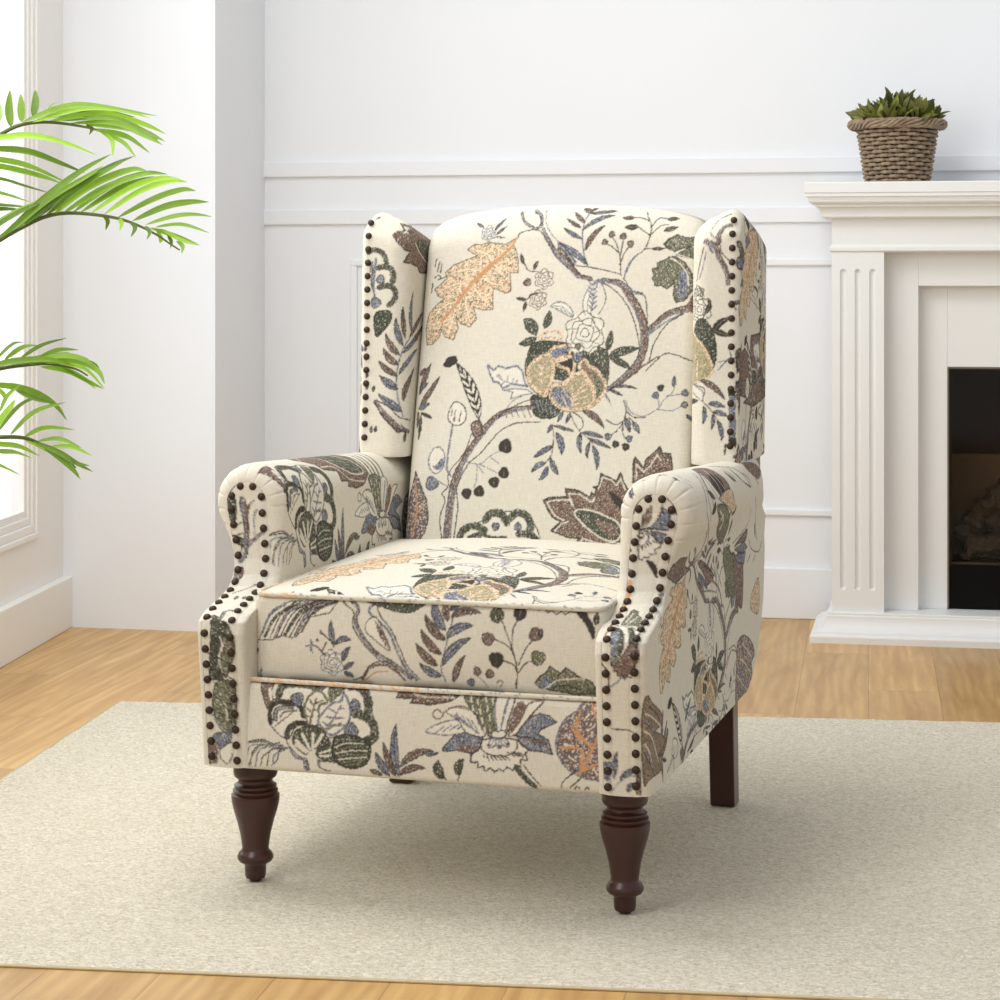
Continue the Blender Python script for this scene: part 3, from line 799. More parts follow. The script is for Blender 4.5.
ART['rail'] = """Pn k 0.8 -253.5,324.5 -230,325.5 -233.5,310 -230,296 -239,282.5 -245.5,297.5
Qw - 0 -238.5,312 -233.5,315 -232,293.5 -237,300.5
Qw k 0.6 -223.5,301 -218.5,318 -204,325 -166.5,324.5 -141.5,329.5 -111.5,328.5 -84,321 -73,302.5 -74,288.5 -65,268 -66.5,249 -81,238.5 -121,250 -140.5,246.5 -173,262.5 -185.5,265
SG 7.5 7.5 -221.5,301 -219,314.5 -206.5,320.5 -181.5,322 -162.5,317
SG 8.5 8.5 -111.5,323 -94,321.5 -81.5,310.5 -78,289.5
SG 9 9 -102,285 -82.5,280.5 -70,268.5 -69.5,251 -81,245.5
Qo o 0.6 -141.5,324.5 -121.5,326 -119,316.5 -134,301.5 -140,301
Qw k 1 -230.5,296 -208.5,297 -188,295 -177.5,265.5 -193,260 -207.5,240 -232.5,257.5 -237.5,274
SK 5 5 -233.5,262.5 -235,279 -227,292 -208.5,293.5 -188.5,291 -181,275
Sb 4.5 3 -226.5,267.5 -224,282 -208,287 -198,287
So 1.6 1.6 -218,270.5 -215,277.5 -205.5,282 -193,282.5
So 1.2 1 -226,258 -221.5,264
So 1.2 1 -220.5,262.5 -215.5,268.5
So 1.2 1 -214.5,267.5 -209.5,272.5
So 1.2 1 -208.5,272 -203.5,276.5
So 1.2 1 -202.5,276.5 -198,281
So 1.2 1 -197,281 -192,285
SK 6 6 -208,242.5 -205,255.5 -193,263.5 -180,265.5
Qw o 2.2 -179.5,291.5 -171,307.5 -156.5,314 -143,298.5 -156,292 -157.5,264.5 -173,263.5 -178,277.5
So 2.2 1.4 -170.5,266 -166,285.5 -161,302
So 2.2 1.4 -167,280.5 -174.5,287
So 2.2 1.4 -164.5,290 -171,299.5
So 2.2 1.4 -163.5,295 -151,300.5
So 2.2 1.4 -166,285.5 -156,286
So 2.2 1.4 -168,275.5 -175.5,275.5
Qw b 2 -118,314 -108.5,296 -108,274.5 -121,259 -138,250.5 -154.5,264.5 -156,274 -138.5,295 -121.5,302
Sb 2 1.4 -150.5,253 -136,270.5 -121.5,295
Sb 2 1.4 -133.5,275.5 -146,277
Sb 2 1.4 -128.5,283 -141,289
Sb 2 1.4 -131,275.5 -116,276.5
Sb 2 1.4 -138.5,265.5 -121,264.5
Sb 2 1.4 -141,263 -151,269.5
Sb 2 1.4 -126,290 -116.5,290.5
So 2 1.5 -145.5,256 -131,265 -116,266
So 1.6 1.2 -136,263.5 -121,269
Bb 6.5 0 -191,300
Bb 5.2 0 -99.5,297
Bb 7.2 0 -105,259
Bb 4 0 -154.5,321.5
Qg k 1 -170.5,262.5 -192.5,253.5 -198.5,236 -179.5,219 -167.5,227 -139,233.5 -145.5,251 -155.5,260
Sc 2.4 3 -173.5,223 -192.5,238.5
Sc 2.4 3 -171,227 -182.5,248.5
Sc 2.4 3 -166.5,227 -165.5,250
Sc 2.4 3 -162.5,231 -150.5,250.5
Sc 2.4 3 -177.5,222 -193.5,232.5
Qg k 1 -159,226.5 -138,234.5 -134.5,211.5 -157.5,215
Sc 1.8 1.8 -155,222 -138,228
Sc 1.8 1.8 -155,217.5 -137.5,219.5
Qh k 1.4 -133,243.5 -116,252.5 -91,249.5 -75.5,241.5 -78,217.5 -90.5,206 -113,203 -132.5,214
So 1.4 1 -130.5,238 -118.5,245.5 -96,244.5
So 1.4 1 -128,228.5 -106,234.5 -81,236
So 1.4 1 -128,219 -105.5,223 -81,224.5
So 1.4 1 -120.5,210 -100.5,214 -83.5,217
So 1.4 1 -118,205.5 -105.5,208.5 -91,209.5
Sc 0.8 0.6 -129.5,233 -111,240 -86,240.5
Sc 0.8 0.6 -129,223.5 -105.5,229 -80,230.5
Sc 0.8 0.6 -125.5,214.5 -105.5,218 -81,221
Sk 0.9 0.9 -208.5,240 -204.5,230.5 -192,217.5 -179.5,212
Sb 4.5 5.5 -179.5,211 -176.5,197.5
Sb 2.4 2.4 -204.5,228.5 -195.5,214.5 -182,211
Sk 0.9 0.9 -157.5,212.5 -158,203 -147.5,197 -140,196.5
Sb 2.5 1.5 -157.5,212.5 -156,203
Sk 0.8 0.8 -157.5,210 -130,210 -114,204.5
Sk 0.8 0.8 -212,225.5 -234,221.5 -241,197.5
Sb 1.6 1.2 -209.5,228 -249,223 -260.5,195
Sk 0.8 0.8 -214.5,230 -256.5,225 -270.5,195.5
Sb 1.6 1.2 -219.5,230 -264,227 -273.5,209.5
Sk 0.8 0.8 -207,226 -219.5,222.5 -224,208 -233.5,198
So 1.6 1.2 -229,224.5 -246.5,211.5 -251,196.5
Sk 0.8 0.8 -274,228.5 -264,234 -247,236.5 -229.5,231.5 -219.5,234.5
Sg 1.6 1.2 -271.5,230 -259,232.5 -247,234 -234.5,230.5
Sb 1.6 1.2 -212,223 -228,215 -231,200.5
So 1.6 1.2 -254,225 -265,210 -267,195.5
Lb 6 0 -32.5,196 -41.5,234 -35,273
Ln 5 0 -37,195 -49,219 -55,245
Lb 5.4 0 -46,195 -60.5,211 -67,229.5
Ln 5.6 0 -28,211 -8.5,236 22.5,236.5
Lb 3 0 7,233.5 18.5,230.5 30,235
Ln 5 0 -31,197.5 -12.5,214 10,210
Ln 3.4 0 -57.5,196.5 -77,202.5
Sb 1 1 -32.5,194.5 -28,213 -16,228.5
Pd k 1.2 -124,344 -107,370 -91.5,393 -63.5,376.5 -56,406.5 -32,395.5 -13.5,418.5 7,390.5 46,399.5 64.5,364 77,328.5 45.5,309.5 17.5,303.5 -13.5,304.5 -8.5,312 -35,310.5 -32,325.5 -75.5,324.5 -86.5,334
Jc 1.1 1.1 -110,340.5 -79,371.5 -44.5,380.5 -16.5,396.5 14.5,372 49,378
Qg c 1.2 -40,366 7,376 46,353 64.5,331 14.5,325 -24.5,340.5
Sc 1.1 1 -75.5,329 -32,331.5 -1,315.5 53.5,315.5
So 2.4 2 80,326 74,354.5 46,379.5 18,392.5
Sk 0.8 0.8 82.5,323.5 76.5,352.5 48.5,377 20.5,390
So 2.4 2 92.5,329.5 89.5,361 71,389
Sk 0.8 0.8 95,327.5 92,359 73.5,387
So 2.4 2 105,327.5 105,362 96,396.5
Sk 0.8 0.8 107.5,325 107.5,360 98.5,394
So 2.4 2 117,325 124,363 121,394.5
Sk 0.8 0.8 119.5,323 126.5,361 123.5,392.5
So 2.4 2 132.5,326 139.5,358 142.5,381.5
Sk 0.8 0.8 135,324 142,356 145,379
Qb k 0.9 98.5,260.5 79.5,267.5 62.5,266.5 45.5,251.5 37,238.5 61,240 80,237.5 95,248.5
Qn - 0 61,246.5 82.5,250.5 92,244 80,238.5 58,240.5
Pb k 0.9 148,269.5 160,284.5 172.5,296.5 185,301.5 197.5,298 209,290 185,277.5 181,272 197,263.5 203.5,243.5 184.5,247 172,246.5 153.5,258
Sn 3 2 160,261.5 181.5,260 198,249.5
Sk 0.8 0.8 147.5,266.5 172,265 197,258
Qw b 1.2 11,265 33,278 61,284 80,271 45.5,261.5 27,262
Sb 1.4 1 27,264 39.5,274
Sb 1.4 1 38,266.5 50,276
Sb 1.4 1 48.5,269 61,278
Sb 1.4 1 59.5,271.5 72,279.5
Qw k 1 42.5,295.5 61,304 80,300 92,283 101,263.5 73.5,267 61,284
Sb 2.4 1.4 56.5,291 73.5,279 92,267
Sb 1.2 0.9 58,294 65.5,284.5
Sb 1.2 0.9 66,291 74,280
Sb 1.2 0.9 73.5,288 82.5,275
Sb 1.2 0.9 81,285 90.5,270.5
Sn 1.6 1.2 35.5,293.5 28.5,297.5 22,292 25,285 34,285.5 39.5,294.5 55,302.5 76.5,299.5
Qo k 1 69,316.5 86,327 114,327.5 120.5,288 116.5,269.5 107.5,263.5 89,291.5
Sc 1.6 1.2 78.5,318.5 79.5,311.5
Sc 1.6 1.2 89.5,315 90.5,308.5
Sc 1.6 1.2 100.5,320 102,313
Sc 1.6 1.2 112,316.5 113,309.5
Sc 1.6 1.2 82,305.5 83,298.5
Sc 1.6 1.2 93,302 94.5,295
Sc 1.6 1.2 104.5,307 105.5,300
Sc 1.6 1.2 115.5,303.5 116.5,296.5
Sc 1.6 1.2 85.5,292.5 87,285.5
Sc 1.6 1.2 96.5,289 98,282
Sc 1.6 1.2 108,293.5 109,287
Sc 1.6 1.2 119,290.5 120,283.5
Sc 1.6 1.2 89,279 90.5,272.5
Sc 1.6 1.2 100.5,276 101.5,269
Qw b 1.4 119.5,322.5 140.5,327 144.5,306.5 133,274 123.5,266.5 116.5,296
Sb 2.4 1.2 136,320.5 129.5,294 124.5,272
Sk 0.9 0.9 144.5,324 142.5,297.5 132,271.5
Qn c 1.6 145,309.5 156,317.5 164,307.5 149,275 136,265 135.5,283
Sk 0.9 0.9 143.5,309.5 135.5,283 134.5,265.5
Qw n 1.2 166.5,313 188,317.5 172.5,299.5 150.5,271.5 137.5,266.5 154,287
Sk 0.9 0.9 187,316 169.5,296.5 147.5,268.5
Pw k 1.3 80,235.5 92,242.5 97.5,257.5 123,264 150.5,261 159.5,252.5 168.5,247.5 162,242 166,233 155,233 155.5,223.5 147,224.5 144,216.5 134.5,220.5 128.5,214 122.5,217 116,212 109.5,217.5 101,213 99.5,219.5 90,217 91,225 80,224
Sk 0.9 0.9 95,251 97.5,243 107,238 122.5,236.5 138,239 149,247.5 150,257.5
Sk 0.7 0.6 99.5,236.5 101,233
Sk 0.7 0.6 104.5,237 107.5,229
Sk 0.7 0.6 110,237.5 114,229.5
Sk 0.7 0.6 115,235.5 120.5,230
Sk 0.7 0.6 120.5,236 127,230.5
Sk 0.7 0.6 125.5,236 133.5,231
Sk 0.7 0.6 131,236.5 139.5,231.5
Sk 0.7 0.6 136,242 146.5,237
Sk 0.7 0.6 141.5,242.5 152.5,237.5
Sk 0.7 0.6 146.5,242.5 159,237.5
Sk 0.7 0.6 152,243 165.5,238
Lw 4.5 0 118,261.5 107,247
Sk 0.8 0.8 106,251 108.5,252.5 108,249.5
Lw 4.5 0 123,262 122.5,246.5
Sk 0.8 0.8 121.5,250.5 124,251.5 123.5,248.5
Lw 4.5 0 127,262 137,250
Sk 0.8 0.8 135.5,254 138,255.5 137.5,252.5
Qw k 1 112,267 116.5,272.5 121.5,271 126,273.5 133,270.5 131.5,265 123,262 114,263
Sg 4.5 5 150.5,221 162,207 175,195.5
Sk 0.9 0.9 146.5,219 159,204 169.5,195.5
Sk 0.9 0.9 159.5,225.5 171.5,210.5 185,196
Lg 7.5 0 37.5,198 25.5,208 31,223.5
Lg 6 0 61.5,203 57.5,217 69,229
Sk 0.9 0.9 36.5,204 40.5,195.5
Sk 0.9 0.9 62.5,206 59,195.5
Qm k 1.1 269.5,325 250.5,322 238,307.5 220.5,294 210,270 209,250 221.5,228 242,215 263.5,211 294.5,213 302,270.5 297,321
Sr 3 1.8 242.5,218 263,256.5 273,280 263,310.5 260,320.5
Sr 3 1.8 261.5,256.5 239,280.5 244,308
Sr 3 1.8 245.5,227 246,252.5 215.5,255
Sr 3 1.8 248.5,224 276.5,236 292,232.5
Sr 3 1.8 268,268 287,295
Sr 3 1.8 243.5,266.5 229.5,286
Sr 3 1.8 270.5,245.5 289.5,255.5
Sv 1.4 1 250,295.5 256.5,304.5
Sv 1.4 1 278,306 268.5,299.5
Sv 1.4 1 228,268.5 222,274
Sv 1.4 1 277.5,268.5 289.5,269.5
Sv 1.4 1 227.5,242.5 233.5,237.5
Sv 1.4 1 264,228 270,217
Sv 1.4 1 221.5,259.5 234,257.5
Sv 1.4 1 256,281.5 265.5,288
Sv 1.4 1 277.5,286 293.5,304
Sb 1.6 1.6 269.5,325 250.5,322 238,307.5 220.5,294 210,270 209,250 221.5,228 242,215 263.5,211
Sk 1 1 237.5,223 218,204.5 215.5,195.5
Sk 1 1 245,212.5 228,196.5
Sb 1 1 251.5,211.5 273,208.5 275.5,194.5
Sk 1.2 1.2 235.5,196 239,200 242,196.5
Sk 1.2 1.2 251,196.5 254,200 256.5,196"""
ART['wing_left'] = """Jk 1 1 118,1014 184,1027 226,1035.5 208,1032
Pd k 1.1 120,1014 178,1026 230,1036 246.5,1029.5 291,1036.5 285.5,1016 303.5,1015 313.5,1006 303,989 290.5,974.5 278,972.5 286.5,962 292.5,953 243,945 229.5,934 189.5,933 177.5,949.5
Pc - 0 303.5,1010 293.5,1015 274.5,1003.5 280.5,1015.5 286,1029 261,1021.5 216,1033.5
Pd - 0 305,1005 282.5,1010 258,992.5 270,975 287,977 298.5,991.5
Sc 1.3 1 256,988 232,971 191,951.5
Qg k 0.7 246,988.5 194,996.5 163,990.5 181,954 212,967
SG 5 5 359.5,970.5 348,975 334.5,971.5 327,962 323.5,951
SG 5.5 5.5 342.5,942.5 327,944.5 314.5,940.5 310.5,927.5 312.5,915.5
SG 5.5 5.5 337.5,908 319,910.5 307,902 307.5,887 317.5,876
Sb 3 3 355.5,949 347.5,942.5 349,923 347.5,906
Bb 4 0 334,922
Bb 5 0 342.5,880.5
So 1.6 1.6 350,953.5 354,936
Sk 0.8 0.8 392.5,1039 392.5,1048.5
Bb 2 0 363,1043.5
Qh k 1 344,859.5 319,866 312.5,851 328,829.5 341.5,821
Sb 2 2 344,958.5 347,906.5 342,876.5
Sb 1.3 1.2 265.5,825 289.5,799.5 301.5,757 299.5,714.5 288,678
Lb 4.4 0 263,820.5 279,859.5 261.5,900
Ln 3.4 0 287,816.5 291.5,846.5 292,872.5
Lb 4 0 291,804 303.5,825.5 305,853.5
Ln 4.4 0 296.5,787 316,800 323,825.5
Ln 4.4 0 298.5,770 318,778.5 327.5,799.5
Ln 4 0 300.5,750.5 324.5,761 335.5,777.5
Lb 4 0 299.5,727 317,731.5 333.5,750.5
Ln 4 0 275,820.5 240.5,841.5 208.5,862.5
Ln 3.6 0 287,799.5 226.5,824 207.5,838.5
Lb 3.6 0 291,791 265,812 233,814.5
Lb 3.4 0 298,752.5 281,782.5 236,796
Ln 4.6 0 287,705.5 289.5,731 250.5,764
Lb 5 0 290.5,687 311.5,699.5 335.5,718
Lb 3.4 0 301,730.5 315,739 333.5,750
Sn 3.5 6 340.5,704 326.5,687 308,667.5 295,654.5
Sn 6 3 308,667.5 295,657 270.5,650
Sk 0.8 0.8 338,706.5 314,694.5 295.5,677 265.5,669.5
Sk 0.8 0.8 340.5,701.5 323.5,674.5 300,657.5 275.5,649
Lk 2.4 0 284,632 279.5,654
Sk 0.8 0.8 284.5,654.5 291,664.5
Lb 1.8 0 362,793.5 360.5,805
Lk 1.8 0 361,776 360,787.5
Lb 1.8 0 357.5,726 356.5,737.5
Lk 1.8 0 358.5,746 357.5,757.5
Lb 1.8 0 345,721.5 344,732.5
Lk 1.8 0 339,649.5 338,660.5
Lb 1.8 0 347,649 346,660.5"""
ART['wing_right'] = """Sk 0.8 0.8 316,1008.5 328,994.5 336,1008.5 352,1020 361.5,1020
Sn 3 4.5 359,1017 345,1015.5 335.5,1001 334.5,985
Sn 5 3.6 311.5,988 328.5,979 337,958.5 348,938 352.5,915.5
Sb 2 2 315.5,985.5 324.5,968.5
Sk 0.8 0.8 336.5,985 341,968.5 354,954
Sk 0.7 0.7 309,977 299.5,944 293.5,919.5
Sb 1 1 313,968.5 307.5,942 300,923.5
Sk 0.7 0.7 317,1014 332.5,1036 366,1047
Qh k 0.8 418.5,1041 430.5,1036 443,1015.5 423.5,1004.5 399.5,1014
Pw k 0.7 397.5,1028.5 433,1006.5 404,997.5
Qo k 1 367.5,983 373,987 411.5,960.5 412.5,944 378.5,939 368.5,944 373.5,964.5
Qb k 0.8 368.5,960.5 386,956.5 407.5,942 371,942
Qb t 1.8 409.5,993.5 453.5,1009 510.5,1017 530.5,985 502.5,953 470.5,947.5 427,960.5
St 1.4 1 470,952.5 468.5,978 488,1005.5
St 1.2 1 469,969.5 512,982.5
St 1.2 1 469.5,961 437,973.5
Sn 1.2 1.2 428.5,1036 502.5,1021.5 559,1002.5 537.5,974.5
Sn 1.6 1.2 470.5,944.5 498.5,932 517,917
Sb 1.4 1 432.5,1035.5 500.5,1022 568.5,999.5 580,985.5
Sb 1 1 636.5,989 640.5,954 606.5,927.5
Sb 1 1 550.5,974.5 564.5,962 604.5,945 640.5,934.5
Lb 4 0 376.5,911.5 388.5,919.5 398,928.5
Sb 1 1 398.5,921.5 430.5,911 451.5,913 446.5,907
Lb 2.4 0 416.5,878 410,903
Lb 2.2 0 518.5,889.5 543,904 473,911
Sb 1 1 474,896 506.5,885.5 519.5,868
Sb 1 1 609.5,903.5 640.5,888.5 611.5,869
Lb 2.4 0 356.5,884.5 367,880.5 390,887.5
Sk 0.8 0.8 356.5,884.5 367,870.5
Sb 0.9 0.9 389,909 390,890.5 375,880.5
Rw 7 0 297.5,897
So 1.2 1.2 293.5,913 305.5,905 310.5,890.5
Lk 3 0 319.5,872.5 319.5,884.5 316,890.5
Rw 12 0 300.5,871
Qh k 1 291,846 311,854.5 328,830 332.5,789.5 320,760.5 306.5,797 286.5,821
Qe t 2.2 274,829 304,813.5 320,789 326.5,764.5 307,750 281,753
St 1.4 1 295.5,756 298.5,788.5
St 1.2 1 298.5,772.5 316,777
St 1.2 1 298.5,780.5 287,796.5
Lk 4 0 326,830 336,850.5 358,858
Lk 3.6 0 328,836 340.5,830 359,826.5
Lk 3 0 311,862.5 323.5,875 319.5,887.5
Ln 3.6 0 304.5,750 328.5,744.5 349,718
Sk 0.7 0.7 288,743 312,736 310,715.5
Sb 1 1 336.5,781 357.5,789.5 353,806
Sb 1.2 1.2 337,769 353.5,785.5 370,789.5
Pd k 1.2 367.5,791.5 413.5,804.5 456,786.5 465.5,824 546,826 612,859 640.5,823.5 640.5,710.5 482.5,700 438.5,719 368.5,732.5 376.5,761 368,773.5
Sc 1.2 1 478,765 468.5,740 553,706.5 482,706
Qg c 1 478,765 523.5,759 512.5,738 468,748.5
Lb 3.6 0 388,928.5 379.5,912 428,874.5
Sb 1 1 410,907.5 474,886.5 544.5,868.5
Sb 1 1 275.5,745.5 302,736 311,728.5 310,716 321,704
Sn 1 0.8 282.5,729 312.5,712 329.5,694 340.5,676
Lb 3.4 0 321,710.5 333.5,711.5 348.5,705.5
Lb 3 0 327.5,696 340,697.5 354.5,689.5
Lb 2.8 0 311.5,706 316,692 311,676.5
Lb 2.4 0 327.5,692 330,680 326.5,667.5
Lb 3 0 336,682 345.5,668 344,648
Jk 1.4 1.4 350,625.5 351,642 355.5,638
Lk 3 0 272.5,712 300,715.5
Pd k 1 368,749.5 415.5,749.5 500.5,741.5 618.5,738.5 622.5,719 528,702.5 482.5,701.5 408,711 438.5,717.5 371,726 367,735.5
Sc 1 1 447,746 469.5,728.5 509,709.5
Sn 2 1.6 526.5,719 584.5,703 542,689 610.5,669.5
Sk 0.8 0.8 504.5,695 472.5,691 505.5,682.5 484,679.5
Lb 6 0 535.5,624 487,642 557.5,658
Ln 3 0 535,626 533.5,645
Lb 4 0 364,620 384,629 445.5,634.5
Bb 3.4 0 425,632
Sk 0.7 0.7 474,672 491.5,656.5
Sk 0.7 0.7 495.5,670.5 514,655
Sk 0.7 0.7 518.5,669 539,653
Sk 0.7 0.7 463.5,672.5 480.5,657
Pb - 0 355,733 367,733.5 369,638 356.5,638
Pk - 0 354,735 368.5,732.5 365.5,725 355,725
Pk - 0 356,654 370,654 370,638 357.5,638"""
ART['facing_left'] = """Sn 5 4 -7.5,481 -3,468.5 -3.5,442.5 -7.5,412.5
Sb 2 2 -9.5,479 -8,461 -7,438.5
Sk 0.8 0.8 -10.5,479 -8.5,457 -8,431 -16,405 -21,393.5
Sn 3 1.6 1,461 5.5,472.5 13,479
Sb 4 2.4 -9.5,405 2,415 15,424.5 24,431.5
Sb 4 4 -7,414.5 -11.5,394 -20.5,383.5
Sb 1.2 1.2 18.5,466 11,454 8.5,426
Sk 0.8 0.8 4.5,472.5 -0.5,442.5 -1.5,418.5
Qh k 0.8 -31,478.5 -17.5,479 -18.5,460.5 -23.5,441.5 -31.5,448.5
Qh - 0 -24,423 -11.5,420 -14,405 -23,412
Sk 2 1 -37.5,442.5 -23.5,440 -10.5,445
Sk 2 1 -40.5,425.5 -26,423 -12.5,428
Sk 0.8 0.8 -13,312.5 3,328.5 13.5,344
Lb 2.4 0 -1,288.5 -1,303
Lb 2.6 0 11,292.5 10,304.5 15,297.5
Qn k 0.6 -32,363 -16.5,374 -12,362 -18,349.5 -25.5,345.5
Sn 4 2 -13,231 1,226 4,243.5 16.5,250.5
Ph k 0.7 -12.5,228 2,223.5 12.5,221 19,215 10.5,201 4,179 1.5,156.5 6,135 -18,133.5 -14.5,170.5 -11,203.5
Sc 1.2 1.2 4.5,201 6.5,190 1.5,171.5 1.5,153
Qo k 0.8 13,214.5 21.5,208 25.5,179.5 10,138.5 4,168 11.5,190
Qo k 0.8 -8.5,126.5 8,135 23,124 19.5,58.5 -4.5,61.5 -15,95
Sc 1.4 1.4 -6,103.5 5.5,96.5 8.5,73.5
Sb 2 2 -16,79.5 -0.5,57.5 13,54.5
Sk 0.8 0.8 -10,111 9.5,89 16,66
Qb k 0.8 -16,49 13,54.5 6.5,35 -10.5,30
Qw k 0.9 -6.5,26.5 12.5,39 13,20 4.5,6 -5,13.5
Pn - 0 -33,38.5 -9.5,41.5 -12,5 -36,1
Sk 1 0.8 -17,175.5 -9.5,172.5
Sk 1 0.8 -2,169 5,165.5
Sk 1 0.8 12,162 19,158.5
Sk 1 0.8 -14.5,152.5 -6.5,149.5
Sk 1 0.8 1,146 8,142.5
Sk 1 0.8 15,139 22,135.5
Sk 1 0.8 -11,130 -4,126.5
Sk 1 0.8 3.5,123 10.5,119.5
Sk 1 0.8 18,116 24.5,112
Sk 1 0.8 -8,107 -1,103.5
Sk 1 0.8 6.5,100.5 13.5,96.5
Sk 1 0.8 -20,90.5 -13,87.5
Sk 1 0.8 -5,84.5 2.5,81
Sk 1 0.8 10,77.5 16.5,74"""
ART['facing_right'] = """Sk 1 0.8 -19.5,505 -9.5,509.5 3,515
Qg k 1 -17,506 -6,510 4,516 6.5,510.5 -3,508.5 -13.5,503
Pg k 1 5,520.5 20.5,517 35.5,513.5 42,503.5 53.5,503.5 61,492 54.5,484.5 41.5,484 35,478.5 28,483 26,495 19,500.5 11.5,511.5
Sc 1.4 1 44,497.5 49,488
Sc 1.4 1 47,498.5 52.5,489.5
Sc 1.6 1 14,514.5 26,508.5 36,508.5
Pw k 0.7 57,492 67,483 33,481 60.5,493
Qn c 1.4 -20,469.5 -13,487 -6,490 -2,478.5 -7,463 -15.5,457
Sk 1 0.8 -18,476.5 -17.5,459
Sn 2 1.4 -6,490 -6,466.5
Sc 1.6 1.6 -0.5,489.5 5.5,477.5 -2,463 -17.5,457
Sk 0.9 0.9 10.5,491.5 7,477.5 -1.5,461.5 -19,456
Pb k 1 10.5,488 21,483 27,460.5 21,455 6.5,456.5 -8,456.5 1.5,465 7.5,475.5
Pb k 0.9 -4,454 7,452.5 20,449.5 16.5,435.5 4.5,444
Sn 2 1.2 7,452.5 21.5,449.5
Sk 1.2 1.2 -21,456 -1,457 22.5,455
Pw k 1.2 -19,454.5 -9.5,454 -3.5,449 4.5,444 9,437 14.5,437 13.5,430 7,427 9,421 1,419 0,414.5 -7.5,415 -10.5,410.5 -15.5,413 -18.5,429
Bk 3 0 -17,446.5
Bw 1.6 0 -16.5,447.5
Sb 1.4 1.4 -13,452 -4.5,445.5 -7,436.5 -15.5,430.5
Sk 1 0.7 -13.5,431 -11,425.5
Sk 1 0.7 -9.5,433 -7,428.5
Sk 1 0.7 -6,435.5 -3,431.5
Sk 1 0.7 -2.5,437.5 1,434.5
Sk 1 0.7 1,440 5,437.5
Qk k 0.8 -3,410 8,407 14.5,396.5 14.5,385.5 7.5,396
Lb 3 0 -38,454 -46.5,457
Lk 3 0 -29,423 -37.5,426
Pn k 1 29,390 32.5,404 35.5,409 40,412.5 42.5,409 31,419.5 31,415 31,419.5 30.5,410 38.5,392
Sk 1 1 -29.5,375.5 -41.5,380 -31.5,379
Sb 3 3 -27.5,395 -24.5,388
Sr 6 6 -25,375.5 -23.5,357.5 -24.5,336.5 -27,312
Sb 4 4 26,360.5 20.5,335.5 20,309 18.5,272.5 20,232.5
Po k 1 -10.5,263.5 -10.5,290 -9,312 -6.5,319.5 1.5,313 3,302.5 11.5,293 13,280.5 19.5,268.5 13.5,264
Sc 1.2 1.2 -6,272 -4.5,308.5
Sc 1.2 1.2 -1.5,268.5 5.5,296
Qr n 0.8 -41.5,263 -28.5,280.5 -28.5,293.5 -31,298 -25,270.5 -27,231
Sc 1.4 1.4 -28,207.5 -27.5,205.5 -35,240.5
Qb - 0 -28,204.5 -28.5,208 -25,194.5 -37,183.5
Pw k 0.7 -28.5,269 -11.5,260 7,257 22,245 19,229.5 -15,240.5
Qg k 1 -23,257 -6.5,247 4,221.5 -1.5,200 -12.5,189 -12,215
Qb - 0 -17,240 -8,239.5 -4,218.5 -10.5,196
Qg k 1 0.5,248 8,253 18.5,232 25,217 15.5,206.5 13,219.5
Sc 2.4 2.4 -0.5,252 8.5,221.5 5.5,206 -8.5,191
Pn k 1 -10.5,189 5.5,206 14,222.5 25,214 28.5,207.5 17,176.5 12.5,179.5 7.5,170 2.5,176 -3,174.5 -4.5,182.5 -9,180.5
Sk 1.2 1.2 -27,190.5 -17.5,178 -18,155.5
Sb 1.6 1.2 1.5,172.5 -5.5,165 -18,155.5
Sk 0.9 0.9 8.5,174.5 17,173
Sb 1.6 1.2 -28,134.5 -31,148 -19,157
Sk 1 1 -13,97 5.5,97 19.5,92 19.5,79.5
Sb 2 1.6 -12,26.5 -9,45 -7.5,59.5
Lb 3.4 0 -9,30.5 -11.5,48.5 -6.5,63.5
Lb 4 0 -2.5,23.5 8.5,37 19,39.5
Lb 4 0 8,8 11.5,15.5 19,19.5
Sb 1 1 -17.5,33.5 -16,8 4.5,28 29,32
Pn - 0 19,39.5 29,39 28.5,3 20.5,3
Qb - 0 -31,45.5 -13.5,48 -17.5,22.5 -29.5,24"""
